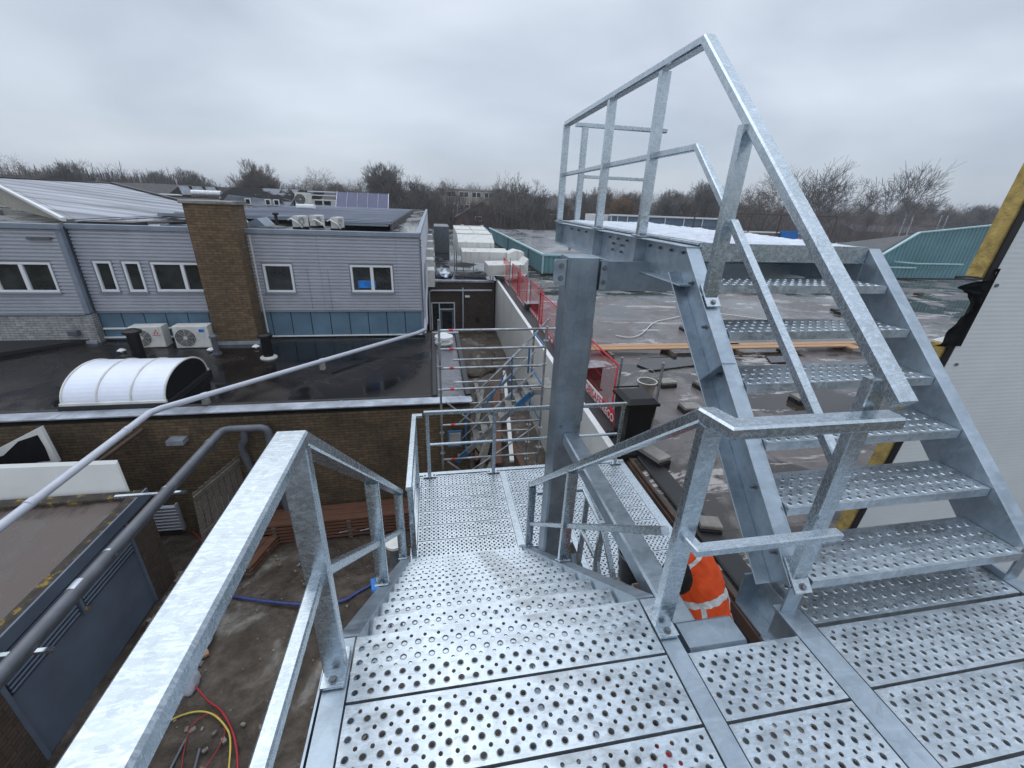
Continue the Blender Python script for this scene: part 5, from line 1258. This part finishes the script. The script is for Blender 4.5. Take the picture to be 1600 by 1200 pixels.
skin('trousers',[(2.24,2.1,-3.32,.17,.155),(2.13,2.1,-3.33,.12),(2.02,2.48,-3.36,.1),(2.07,2.22,-3.57,.075),(2.1,2.14,-3.62,.07),(2.34,2.1,-3.33,.12),(2.36,2.49,-3.26,.1),(2.38,2.42,-3.52,.075),(2.38,2.4,-3.6,.065)],[(0,1),(1,2),(2,3),(3,4),(0,5),(5,6),(6,7),(7,8)],'darkcloth',wk)
CR=[((2.22,2.1,-3.5),.21,.19),((2.2,2.12,-3.36),.215,.19),((2.17,2.16,-3.18),.21,.185),((2.13,2.21,-3.0),.215,.185),((2.09,2.27,-2.85),.215,.18),((2.05,2.33,-2.74),.2,.16),((1.99,2.38,-2.66),.13,.11),((1.96,2.4,-2.62),.075,.07)]
def jac(t,ph,k=1.):
    t=max(0,min(len(CR)-1.001,t)); i=int(t); f=t-i; c0,a0_,b0_=CR[i]; c1,a1_,b1_=CR[i+1]; c=Vector(c0).lerp(Vector(c1),f); a=a0_+(a1_-a0_)*f; b_=b0_+(b1_-b0_)*f
    ax=(Vector(c1)-Vector(c0)).normalized(); X=Vector((.95,.3,.0)); X=(X-ax*X.dot(ax)).normalized(); Y=ax.cross(X)
    w=1+noise.noise(Vector((math.cos(ph)*1.6,math.sin(ph)*1.6,t*.9)))*.09+noise.noise(Vector((math.cos(ph)*3,math.sin(ph)*3,t*1.9)))*.09-abs(noise.noise(Vector((math.cos(ph+t*.5)*5,math.sin(ph+t*.5)*5,t*1.3))))*.07
    return c+X*math.cos(ph)*a*w*k+Y*math.sin(ph)*b_*w*k
def jpatch(mb,t0_,t1_,p0,p1,nt_,np_,k):
    o_=len(mb.v)
    for i in range(nt_+1):
        for j in range(np_+1): mb.v.append(tuple(jac(t0_+(t1_-t0_)*i/nt_,p0+(p1-p0)*j/np_,k)))
    for i in range(nt_):
        for j in range(np_): a=o_+i*(np_+1)+j; mb.f.append((a,a+1,a+np_+2,a+np_+1)); mb.sm.append(True)
mb=MB(); jpatch(mb,0,7,0,6.28318,90,96,1.); mb.build('jacket','orange',wk)
mb=MB(); jpatch(mb,3.3,3.64,0,6.28318,5,96,1.015); 
for pc in (math.pi*1.5-.75,math.pi*1.5+.75): jpatch(mb,.0,3.3,pc-.1,pc+.1,42,4,1.018)
jpatch(mb,5.6,5.85,0,6.28318,4,96,1.02)
mb.build('reflective_band','reflect',wk)
skin('sleeves',[(2.06,2.36,-2.9,.08),(2.1,2.52,-3.12,.07),(2.06,2.6,-3.3,.06)],[(0,1),(1,2)],'orange',wk)
skin('sleeves',[(2.16,2.4,-2.9,.09),(2.24,2.58,-3.12,.075),(2.2,2.66,-3.3,.06)],[(0,1),(1,2)],'orange',wk)
mb=lump(MB(),P(1057,900,'y',2.12),.11,.125,.135,14,2,.06); mb.build('hat','hair',wk)
mb=lump(MB(),(1.90,2.33,-2.73),.1,.09,.08,10,3,.08); mb.build('collar','hair',wk)

# bucket + box beside
t=thing('rubble_bucket','black builder bucket with rubble inside on the lower landing','bucket',(2.0,3.1,ZLAND))
c_=Vector((2.0,3.12,ZLAND+.004))
mb=MB(); mb.tube([c_,c_+Vector((0,0,.33))],.16,26,False,[.125,.165]); mb.tube([c_+Vector((0,0,.004)),c_+Vector((0,0,.33))],.16,26,False,[.119,.158]); mb.tube([c_,c_+Vector((0,0,.006))],.124,24); mb.build('bucket_wall','black',t)
mb=MB(); mb.tube([c_+Vector((.166*math.cos(a*.2618),.166*math.sin(a*.2618),.33)) for a in range(25)],.009,6,False); mb.build('rim','pipeg',t)
mb=MB()
for k in range(40): a=rnd.uniform(0,6.28); r=rnd.uniform(0,.12); mb.cbox(c_+Vector((r*math.cos(a),r*math.sin(a),rnd.uniform(.14,.2))),rnd.uniform(.03,.09),rnd.uniform(.02,.05),.02,rnd.uniform(0,3))
mb.tube([c_+Vector((0,0,.1)),c_+Vector((0,0,.14))],.13,20); mb.build('rubble','wood_o',t)
t=thing('cardboard_box','open pale cardboard box standing in front of the rubble bucket','box',(2.0,2.78,ZLAND))
c_=Vector((2.02,2.78,ZLAND+.006)); mb=MB()
for dx,dy,sx,sy in ((-.13,0,.008,.2),(.13,0,.008,.2),(0,-.1,.26,.008),(0,.1,.26,.008)): mb.cbox(c_+Vector((dx,dy,.08)),sx,sy,.16,0)
mb.cbox(c_+Vector((0,0,.004)),.25,.19,.006); mb.build('box_side','card',t)
mb=MB(); mb.add([c_+Vector(v) for v in ((-.13,-.105,.16),(.13,-.105,.16),(.14,-.16,.1),(-.12,-.16,.1))],[(0,1,2,3)]); mb.build('box_flap','card',t)
lump(MB(),(1.45,1.3,ZLAND+.3),.1,.2,.06,10,8).build('red_strap','red',None,'red strap bundled under the deck beside the end block','strap')

# ================================================================ WHITE DUCTS on the far roof
dm='duct'
b=thing('roof_air_duct','bulky stained white air duct, tall vaulted section raised on legs','air duct',(2.6,29,ZR))
y0,y1=27.,36.
mb=MB()
x0,x1=1.55,3.75; mb.prism([(x0,27,ZR+.95),(x0,27,ZR+1.75),(x0,28.2,ZR+2.15),(x0,33,ZR+2.35),(x0,34,ZR+1.0)],(x1-x0,0,0)); mb.build('vaulted_section',dm,b)
mb=MB(); mb.prism([(1.7,25.6,ZR+.75),(1.7,25.6,ZR+1.35),(1.7,26.95,ZR+1.45),(1.7,26.95,ZR+.75)],(2.7,0,0)); mb.build('front_section',dm,b)
mb=MB()
for x_ in (1.8,2.4,3.6): mb.bar((x_,26.2,ZR),(x_,26.2,ZR+.75),.05,.05,.003,(0,1,0)); 
for x_ in (1.6,3.6): mb.bar((x_,30,ZR),(x_,30,ZR+1.0),.06,.06,.003,(0,1,0))
mb.build_each(1,'leg','scaf',b)
mb=MB()
for y_ in (28.2,30.5,33): mb.bar((x0-.01,y_,ZR+2.17+(y_-28.2)*.042),(x1+.01,y_,ZR+2.17+(y_-28.2)*.042),.06,.05,.004)
mb.bar((2.7,28.2,ZR+2.19),(2.7,33,ZR+2.39),.05,.04,.004); mb.build('seam_flange','offwhite',b)
b=thing('roof_air_duct','low stained white box duct turning toward the teal building','air duct',(4.2,24.8,ZR))
mb=MB(); mb.prism([(2.95,23.4,ZR+.35),(5.0,23.4,ZR+.35),(5.2,23.6,ZR+.45),(5.2,23.6,ZR+1.25),(4.9,23.4,ZR+.95),(2.95,23.4,ZR+.9)],(0,1.9,.0)); mb.build('box_section',dm,b)
mb=MB(); mb.prism([(4.3,25.3,ZR+.5),(5.3,25.3,ZR+.5),(5.3,25.3,ZR+1.4),(4.8,25.3,ZR+1.5),(4.3,25.3,ZR+1.3)],(0,1.2,0)); mb.build('elbow_section',dm,b)
mb=MB()
for x_ in (3.1,4.9): mb.bar((x_,23.6,ZR),(x_,23.6,ZR+.35),.05,.05,.003,(0,1,0))
mb.build_each(1,'leg','scaf',b)
mb=MB(); mb.box(.2,1.4,37,41,ZR,ZR+2.05); mb.build('dark_plant_box','pipeg',None,'dark grey louvred plant housing behind the white ducts, left side','plant housing')
mb=MB(); mb.tube([(1.45,30,ZR),(1.45,30,ZR+1.9)],.04,8); mb.build('mast','white',None,'white vertical mast left of the white vaulted duct','mast')
lump(MB(),(.6,25.8,ZR+.1),.5,1.2,.25,14,5,.35).build('plastic_sheeting','alu',None,'crumpled grey plastic sheeting on the dark roof beside the wall condensers','sheeting')

# ================================================================ TEAL BUILDINGS
b=thing('teal_hall','low teal profiled-steel upper storey with wet grey roof left of the top platform','building',(15,26,ZR))
ZQ=-2.88; X1=6.66
mb=MB(); ribs(mb,(X1,26,ZR+.12),(0,0,1),(1,0,0),(0,-1,0),ZQ-ZR-.16,24.5,.3,.04); mb.build('front_cladding','teal',b)
mb=MB(); ribs(mb,(X1,52,ZR+.12),(0,0,1),(0,-1,0),(-1,0,0),ZQ-ZR-.16,26,.3,.04); mb.build('side_cladding','teal',b)
mb=MB(); mb.box(X1+.06,31,26.06,26.2,ZR,ZQ-.05); mb.box(X1+.06,X1+.2,26.2,52,ZR,ZQ-.05); mb.build('inner_wall','black',b)
mb=MB(); mb.bar((X1-.08,25.96,ZQ),(31.1,25.96,ZQ),.16,.12,.01); mb.bar((X1-.04,26.05,ZQ),(X1-.04,52,ZQ),.16,.12,.01); mb.bar((X1-.03,25.97,ZR+.1),(X1-.03,25.97,ZQ-.06),.1,.1,.01,(0,1,0)); mb.build('roof_trim','tealtrim',b)
mb=MB(); mb.quad((X1+.1,26.1,ZQ-.06),(31,26.1,ZQ-.06),(31,52,ZQ-.06),(X1+.1,52,ZQ-.06)); mb.build('flat_roof','roof_t',b)
mb=MB(); mb.box(X1+.02,31,26.02,26.1,ZR-.02,ZR+.12); mb.box(X1-.1,X1+.05,26,52,ZR,ZR+.12); mb.build('dark_plinth','black',b)
mb=MB(); mb.tube([(X1-.2,29.5,ZR),(X1-.2,29.5,ZQ)],.06,8); mb.tube([(X1-.2,38,ZR),(X1-.2,38,ZQ)],.06,8); mb.build('downpipe','pipeg',b)
mb=MB(); mb.cyl((10.5,33,ZQ-.06),.12,.35,12); mb.cyl((10.5,33,ZQ+.29),.2,.08,12,.05); mb.build('roof_cowl','alu',None,'small metal cowl standing on the teal hall roof','vent')
mb=MB(); mb.box(19.6,22.4,24.6,25.9,ZR,-3.1); mb.build('grey_plant_housing','conc',None,'grey plant housing against the teal hall, seen between stringer and handrail','plant housing')

b=thing('teal_gable_hall','teal profiled-steel hall with a slanting roofline at the far right','building',(38,27,ZR))
top=[(32.3,-2.75),(35.1,-.97),(42.1,-.2),(60,.9)]
def toph(u):
    x_=32.3+u
    for (a,za),(c_,zc) in zip(top[:-1],top[1:]):
        if a<=x_<=c_: return za+(zc-za)*(x_-a)/(c_-a)-(ZR+.1)
    return .3
mb=MB(); ribs(mb,(32.3,27.2,ZR+.1),(0,0,1),(1,0,0),(0,-1,0),1,27.5,.34,.05,(),None,toph); mb.build('gable_cladding','teal',b)
mb=MB(); mb.sweep([(x_,27.15,z_+.03) for x_,z_ in top],.2,.1,.01); mb.build('verge_trim','tealtrim',b)
mb=MB(); mb.prism([(x_,27.3,z_-.05) for x_,z_ in top]+[(60,27.3,ZR),(32.3,27.3,ZR)],(0,.3,0)); mb.build('body','tile_far',b)
mb=MB(); mb.add([(32.4,27.6,-2.85),(35.1,27.6,-1.1),(60,27.6,.8),(60,40,-3.4),(36,40,-3.4),(33,40,-3.6)],[(0,1,4,5),(1,2,3,4)]); mb.build('roof','roof_b',b)
b=thing('teal_parapet_annex','low teal parapet annex with a pale cap in front of the slanting hall','annex',(35,26,ZR))
mb=MB(); ribs(mb,(28.5,26.0,ZR+.1),(0,0,1),(1,0,0),(0,-1,0),.68,9.9,.34,.05); ribs(mb,(34.3,25.95,ZR+.78),(0,0,1),(1,0,0),(0,-1,0),.3,4.1,.34,.05); mb.build('parapet_cladding','teal',b)
mb=MB(); mb.bar((28.5,25.95,ZR+.82),(34.4,25.95,ZR+.82),.16,.09,.01); mb.sweep([(33.6,26.9,ZR+1.12),(34.35,25.9,ZR+1.12),(38.5,25.9,ZR+1.12)],.16,.09,.01); mb.build('parapet_cap','tealtrim',b)
mb=MB(); mb.box(28.5,38.4,26.06,27.1,ZR,ZR+.74); mb.build('body','black',b)
mb=MB(); mb.box(28.5,60,25.9,25.98,ZR-.02,ZR+.1); mb.build('dark_plinth','black',b)

# ================================================================ BEYOND THE ROOFS
b=thing('blue_panel_building','low building top with slate-blue panels and white posts behind the snowy platform','building',(24,45,ZR))
mb=MB(); mb.box(18.6,31,45,52,ZG,-.95); mb.build('blue_panel','bluepanel',b)
mb=MB(); mb.bar((18.3,44.9,-.85),(31.2,44.9,-.85),.3,.14,.01)
for x_ in (18.5,19.2,20.3,22.4,24.6,26.8,29.0,31): mb.bar((x_,44.9,-3),(x_,44.9,-.9),.1,.08,.005,(0,1,0))
mb.build_each(1,'white_post','white',b)
mb=MB(); mb.box(17.4,18.6,46,50,-2.2,-.9); mb.build('grey_end_panel','white',b)
b=thing('roof_terrace_railing','rusty brown railing round a roof terrace behind the ascending handrail','railing',(34,40,-3.2))
mb=MB(); mb.sweep([(24.8,40,-.25),(40.9,40,-.15)],.07,.09,.005); mb.sweep([(24.8,40,-1.5),(40.7,40,-1.6)],.05,.05,.005)
for x_ in (24.9,28,31,34.3,37.6,40.8): mb.bar((x_,40,-3.4),(x_+.05,40,-.2),.1,.08,.005,(0,1,0))
mb.build('railing_frame','rustbrown',b)
b=thing('site_cabin','pale site cabin with grey ends beneath the brown railing','cabin',(36,41,-3.2))
mb=MB(); mb.box(31.5,40.3,41,44,-3.6,-1.95); mb.build('wall','beige',b)
mb=MB(); mb.bar((31.4,40.9,-1.9),(40.4,40.9,-1.9),.3,.12,.01); 
for x_ in (31.5,32.9,35.8,40.2): mb.bar((x_,40.92,-3.6),(x_,40.92,-1.95),.14,.1,.005,(0,1,0))
mb.build('white_trim','white',b)
mb=MB(); mb.prism([P(1219,361,'y',40.5),P(1247,361,'y',40.5),P(1247,375,'y',40.5),P(1222,375,'y',40.5)],(0,.1,0)); mb.build('blue_tarpaulin','tarp',None,'bright blue tarpaulin hung over the site cabin','tarpaulin')

# brick gable house + flats
def house(name,label,cat,x0,x1,y,z0,zt,zr,dep,wall,roof,wins=(),gable=False):
    t=thing(name,label,cat,((x0+x1)/2,y,z0))
    mb=MB()
    if gable: mb.prism([(x0,y,z0),(x1,y,z0),(x1,y,zt),((x0+x1)/2,y,zr),(x0,y,zt)],(0,dep,0)); mb.build('wall',wall,t); mb=MB(); xm=(x0+x1)/2; mb.prism([(x0-.3,y-.3,zt-.2),(xm,y-.3,zr+.05),(xm,y-.3,zr+.3),(x0-.3,y-.3,zt+.05)],(0,dep+.6,0)); mb.prism([(x1+.3,y-.3,zt-.2),(xm,y-.3,zr+.05),(xm,y-.3,zr+.3),(x1+.3,y-.3,zt+.05)],(0,dep+.6,0)); mb.build('roof',roof,t)
    else: mb.box(x0,x1,y,y+dep,z0,zt); mb.build('wall',wall,t); mb=MB(); mb.prism([(x0-.2,y-.3,zt),(x0-.2,y+dep/2,zr),(x0-.2,y+dep+.3,zt)],(x1-x0+.4,0,0)); mb.build('roof',roof,t)
    for (a,c_,za,zb) in wins:
        mb=MB(); mb.box(a,c_,y-.12,y-.02,za,zb); f=mb.build('window','frame',t)
        n=max(1,int((c_-a)/1.1)); 
        for k in range(n): mb=MB(); w=(c_-a)/n; mb.box(a+w*k+.1,a+w*(k+1)-.1,y-.16,y-.125,za+.12,zb-.12); mb.build('pane','glass',f)
    return t
house('brick_gable_house','dark red brick gable house among bare trees at the end of the roofs','house',5.4,16.6,100,ZG,-3.6,-.5,9,'redbrick_far','tile_far',[(9.5,11,-4.2,-3.2)],True)
ws=[(4+k*3.1,6.3+k*3.1,z_,z_+1.3) for k in range(5) for z_ in (-5.2,-2.3,.6)]
house('apartment_block','cream and brown flats with rows of windows behind the bare trees','building',2,20,116,ZG,2.2,2.6,10,'cream','tile_far',[w for w in ws])
ws=[(20+k*3.1,22.1+k*3.1,z_,z_+1.2) for k in range(5) for z_ in (-5.2,-2.6)]
house('terraced_houses','brown terraced houses with dark tiled roof to the right of the flats','house',19,36,112,ZG,-1.3,1.4,9,'redbrick_far','tile_far',ws)
house('distant_house','low house with a dark roof half hidden by trees behind the blue panels','house',56,72,120,ZG,-2,1.0,9,'cream','tile_far',[(58,61,-4.5,-3),(64,67,-4.5,-3)])
house('distant_house','long low brown house at the foot of the far right trees','house',120,165,110,ZG,-4.0,-2.4,9,'redbrick_far','tile_far')
house('distant_house','grey-roofed house between the left trees','house',-60,-44,92,ZG,-1.5,.6,9,'redbrick_far','tile_far')
for (x_,c_,lab) in ((2.0,'bluep','blue rounded tank by the fence beyond the white ducts, leftmost'),(5.6,'red','red rounded tank beside the blue one beyond the white ducts'),(9.3,'bluep','blue rounded tank right of the red one beyond white ducts')):
    t=thing('storage_tank',lab,'tank',(x_,84,ZG)); mb=lump(MB(),(x_,84,-5.6),1.35,1.0,1.15,12,int(x_),.12); mb.build('tank_shell',c_,t); mb=MB(); mb.cyl((x_,84,-4.5),.3,.3,12); mb.build('cap','offwhite',t)
mb=MB()
for k in range(60): mb.tube([(0+k*.55,82,ZG),(0+k*.55,82,ZG+1.9)],.03,4,False)
for z_ in (.1,.9,1.85): mb.tube([(0,82,ZG+z_),(33,82,ZG+z_)],.03,4,False)
mb.build('mesh_fence','scaf',None,'thin grey mesh fence beyond the white ducts','fence')
mb=MB(); n=12
for k in range(16): mb.cbox((11.5+k*.55,86,ZG+.8),.42,.7,1.7,rnd.uniform(-.2,.2),.05)
mb.build('pallet_load','alu',None,'pale wrapped pallets stacked beyond the mesh fence','pallets')
mb=lump(MB(),(8,90,ZG),26,2,1.2,20,3,.3); mb.build('hedge_row','hedge',None,'low dark green hedge below the brick gable house','hedge',kind='stuff')
mb=MB(); mb.prism([(9,84,ZG+.01),(30,84,ZG+.01),(40,100,ZG+.01),(4,100,ZG+.01)],(0,0,.02)); mb.build('lawn','hedge',kind='structure')

# ================================================================ TREES
def tree_mesh(seed, H, depth, trunkh, up, tr, kids_, ang, shrink):
    """bare tree: trunk with ascending limbs that fork again and again into fine twigs"""
    r=random.Random(seed); T=MB(); C=MB()
    def seg(mb,p,q,r0,r1,n):
        d=(q-p).normalized(); a=d.cross(Vector((.3,.5,.8))).normalized(); b_=d.cross(a); o_=len(mb.v)
        for (c_,rr) in ((p,r0),(q,r1)):
            for k in range(n): t_=6.2832*k/n; w=a*math.cos(t_)*rr+b_*math.sin(t_)*rr; mb.v.append((c_.x+w.x,c_.y+w.y,c_.z+w.z))
        for k in range(n): mb.f.append((o_+k,o_+(k+1)%n,o_+n+(k+1)%n,o_+n+k)); mb.sm.append(False)
    def grow(p,d,L,rad,lv):
        n=6 if lv<2 else (4 if lv<4 else 3); mb=T if lv<4 else C; steps=4 if lv<3 else (3 if lv<5 else 2); q=p; rr=rad; pts=[]
        for s in range(steps):
            d=(d+Vector((r.uniform(-1,1),r.uniform(-1,1),r.uniform(-.6,.6)))*(.10+.02*lv)+Vector((0,0,up*.10))).normalized()
            q2=q+d*L/steps; r2=max(rr*.86,tr); seg(mb,q,q2,rr,r2,n); q=q2; rr=r2; pts.append((q,d,rr))
        if lv>=depth: return
        nk=r.randint(*kids_); ph=r.uniform(0,6.28)
        for k in range(nk+(1 if lv in (0,depth-1) else 0)):
            j=len(pts)-1 if k<2 else r.randint(max(0,len(pts)-3),len(pts)-1)
            q,dd_,rr=pts[j]; ph+=2.4+r.uniform(-.4,.4)
            e1=dd_.cross(Vector((.1,.2,1) if abs(dd_.z)<.9 else (1,0,0))).normalized(); e2=dd_.cross(e1); ax=e1*math.cos(ph)+e2*math.sin(ph)
            a=r.uniform(*ang)*(.55 if k==0 else 1)
            nd=(dd_*math.cos(a)+ax*math.sin(a)+Vector((0,0,up*.12))).normalized()
            grow(q,nd,L*shrink*r.uniform(.8,1.2),rr*(.8 if k==0 else r.uniform(.5,.68)),lv+1)
    grow(Vector((0,0,0)),Vector((0,0,1)),trunkh,H*.016,0)
    zm=max(v[2] for v in C.v); s=H/zm
    for mb in (T,C): mb.v=[(v[0]*s,v[1]*s,v[2]*s) for v in mb.v]
    return T,C
TV=[]
TH=[20,18,17,16,21,13]
specs=[(3,20,6,4.4,.25,.026,(3,3),(.4,.8),.78,'twig_d','bark'),(5,18,7,3.4,.55,.016,(3,4),(.3,.6),.76,'twig','bark'),(8,17,7,3.4,.2,.018,(3,3),(.45,.9),.78,'twig_b','bark'),
 (13,16,7,2.2,.8,.015,(3,4),(.25,.5),.8,'twig_b','bark'),(22,21,6,4.2,.4,.028,(3,3),(.4,.8),.82,'twig_d','bark_l'),(34,13,7,1.8,.5,.016,(3,4),(.35,.7),.76,'twig_r','bark')]
for (sd,H_,dp,th,u_,tr,kd,an,sh,tw,bk) in specs:
    T,C=tree_mesh(sd,H_,dp,th,u_,tr,kd,an,sh)
    me=[]
    for mb,mt in ((T,bk),(C,tw)):
        m_=bpy.data.meshes.new('branches'); m_.from_pydata(mb.v,[],mb.f); m_.materials.append(M[mt]); me.append(m_)
    TV.append(me)
def tree(v,x_,y_,label,s=1.,rz=None,group=None,cat='tree',z=ZG,lean=0,name='bare_tree'):
    t=bpy.data.objects.new(name,None); t.location=(x_,y_,z); t.rotation_euler=(0,lean,rnd.uniform(0,6.28) if rz is None else rz); t.scale=(s*1.05,s*1.05,s); col.objects.link(t); tag(t,label,cat,group)
    for nm,me in zip(('trunk','crown'),TV[v]): o=bpy.data.objects.new(nm,me); col.objects.link(o); o.parent=t
    return t
def at(px_,dist):
    """ground position in the direction of photo column px_ at the given forward distance"""
    d=_cam3@Vector(((px_-800)/F,-(300-600)/F,-1.)); return d.x/d.y*dist, dist
def hgt(px_,py_,dist):
    d=_cam3@Vector(((px_-800)/F,-(py_-600)/F,-1.)); return d.z/d.y*dist-ZG
named=[(0,825,268,86,'big rounded bare tree with pale straight trunk left of the top platform',1),
 (4,1405,243,92,'tall spreading bare tree at the right end of the group, leaning out',0),(0,1330,262,95,'bare tree second from right behind the ascending handrail',0),
 (4,1270,245,88,'tall bare tree behind the upper end of the sloping handrail',0),(2,1205,258,92,'bare tree between the handrail posts over the brown railing',0),
 (1,1105,278,98,'bare tree just right of platform handrail post',0),(5,978,303,90,'reddish-brown low bare tree behind the platform posts',0),
 (2,505,258,88,'round bare tree behind the solar collectors',0),(1,605,248,92,'dense tall bare tree right of the solar collectors',0),(0,640,262,84,'bare tree above the far corner of the ribbed roof',0),
 (3,395,246,90,'broad fan-shaped clump of bare trees above the snowy roof',0),(3,420,254,96,'bare upright tree just right of the fan-shaped clump',0),
 (0,705,278,100,'bare tree in front of the cream flats',0),(1,300,260,105,'pale slim bare tree left of the fan-shaped clump',0),(2,40,238,84,'bare tree at the far left over the frosted roof',0),
 (1,120,246,86,'bare tree with layered crown over the frosted roof ridge',0),(0,155,252,90,'bare tree right of the layered one at upper left',0),(2,770,285,98,'bare tree between flats and the big rounded tree',0),(3,945,288,96,'bare tree seen between the platform rail posts',0),(1,1040,300,102,'small bare tree right of the reddish one',0)]
for v,px_,py_,D_,lab,pl_ in named:
    x_,y_=at(px_,D_ if px_<1150 else D_*.8); h_=hgt(px_,py_,y_); H0=max(q.co.z for q in TV[v][1].vertices); tree(v,x_,y_,lab,h_/H0)
# the belt of trees along the horizon
r3_=random.Random(11)
def belt(px_,v,h_):
    where='above the frosted low-pitched roof' if px_<280 else 'above the snowy roof and chimney' if px_<480 else 'behind the tilted solar collectors' if px_<660 else 'behind the flats and gable house' if px_<800 else 'left of the top platform' if px_<885 else 'between the platform posts' if px_<1060 else 'behind the ascending handrail' if px_<1300 else 'beyond the teal slanting hall' if px_<1500 else 'beyond the white panel wall'
    return ('grey open-crowned','grey dense upright','brownish wide-crowned','brownish narrow','pale-trunked','low reddish')[v]+(' tall' if h_>15.5 else ' short')+' bare tree of the distant belt '+where
for k in range(215):
    px_=-260+k*9.5+r3_.uniform(-6,6)
    if 1450<px_: base=322
    elif px_>1150: base=300
    else: base=286
    D_=r3_.uniform(100,150); 
    if px_>1440: D_=r3_.uniform(95,150)
    x_,y_=at(px_,D_); py_=base+r3_.uniform(-10,16)+(12 if 850<px_<1100 else 0)+(-14 if px_<260 else 0)
    if 1130<px_<1460:
        if k%2: continue
        py_=314+r3_.uniform(-8,8)
    h_=max(5,hgt(px_,py_,y_)); v=r3_.choice([0,1,2,3,3,2]); H0=20
    tree(v,x_,y_,belt(px_,v,h_),h_/max(q.co.z for q in TV[v][1].vertices[:400]) if False else h_/TH[v],r3_.uniform(0,6.28),'bare trees of the distant belt')
# undergrowth belt
mb=MB(); r4_=random.Random(5)
for k in range(5200):
    px_=r4_.uniform(-300,1900); D_=r4_.uniform(95,160); x_,y_=at(px_,D_); h_=r4_.uniform(3.0,9.5)*(1.2 if px_<300 else 1)
    for j in range(5):
        a=r4_.uniform(0,6.28); w=r4_.uniform(.3,1.1); q=Vector((x_+r4_.uniform(-1,1),y_,ZG)); tp=q+Vector((math.cos(a)*w*1.5,math.sin(a)*w,h_*r4_.uniform(.6,1))); s_=Vector((.07,.03,0))
        mb.v+=[tuple(q-s_*2),tuple(q+s_*2),tuple(tp+s_*.4),tuple(tp-s_*.4)]; n=len(mb.v); mb.f.append((n-4,n-3,n-2,n-1)); mb.sm.append(False)
me=bpy.data.meshes.new('undergrowth'); me.from_pydata(mb.v,[],mb.f); me.materials.append(M['understory']); o=bpy.data.objects.new('undergrowth',me); col.objects.link(o); tag(o,'dense brown undergrowth at the foot of the distant tree belt','undergrowth',None,'stuff')
mb=MB()
nx=900
for layer,(D_,hh) in enumerate(((158,5.0),(185,7.5))):
    row=[]; 
    for i in range(nx+1):
        px_=-400+2500*i/nx; x_,y_=at(px_,D_); t_=hh+noise.fractal(Vector((px_*.06,layer*7,0)),1,2,6)*1.6+r4_.uniform(-.8,.8); row.append((x_,y_,t_))
    o_=len(mb.v)
    for (x_,y_,t_) in row: mb.v+=[(x_,y_-6,ZG),(x_,y_-2,ZG+t_*.7),(x_,y_+2,ZG+t_),(x_,y_+8,ZG)]
    for i in range(nx):
        for j in range(3): a=o_+i*4+j; mb.f.append((a,a+4,a+5,a+1)); mb.sm.append(False)
mb.build('far_wood','understory',None,'far brown wood behind the tree belt','wood',kind='stuff')
for x_,h_ in ((1430,372),(1442,374),(1487,366),(1497,368)):
    a,b2=at(x_,80); mb=MB(); mb.tube([(a,b2,ZG),(a,b2,2.6+ZG+5.2)],.09,6); mb.build('floodlight_mast','scaf',None,'thin pale mast behind the teal slanting hall','mast','thin masts behind teal hall')
a,b2=at(1420,130)
mb=MB(); mb.box(60,190,66,104,ZG,ZG+.02); mb.build('snow_field','snow',kind='structure')
# ================================================================ winter haze over the whole place
hz,hn,hb=new_mat('thin_winter_haze'); hn.nodes.remove(hb)
pv=hn.nodes.new('ShaderNodeVolumePrincipled'); pv.inputs['Color'].default_value=(.86,.9,.96,1); pv.inputs['Density'].default_value=.0008; pv.inputs['Anisotropy'].default_value=.2
hn.links.new(pv.outputs[0],hn.nodes['Material Output'].inputs['Volume'])
mb=MB(); mb.box(-1600,1600,-700,2600,ZG-1.2,24); o=mb.build('haze',hz,None,'thin pale winter haze that fades the distant trees','haze',kind='stuff')
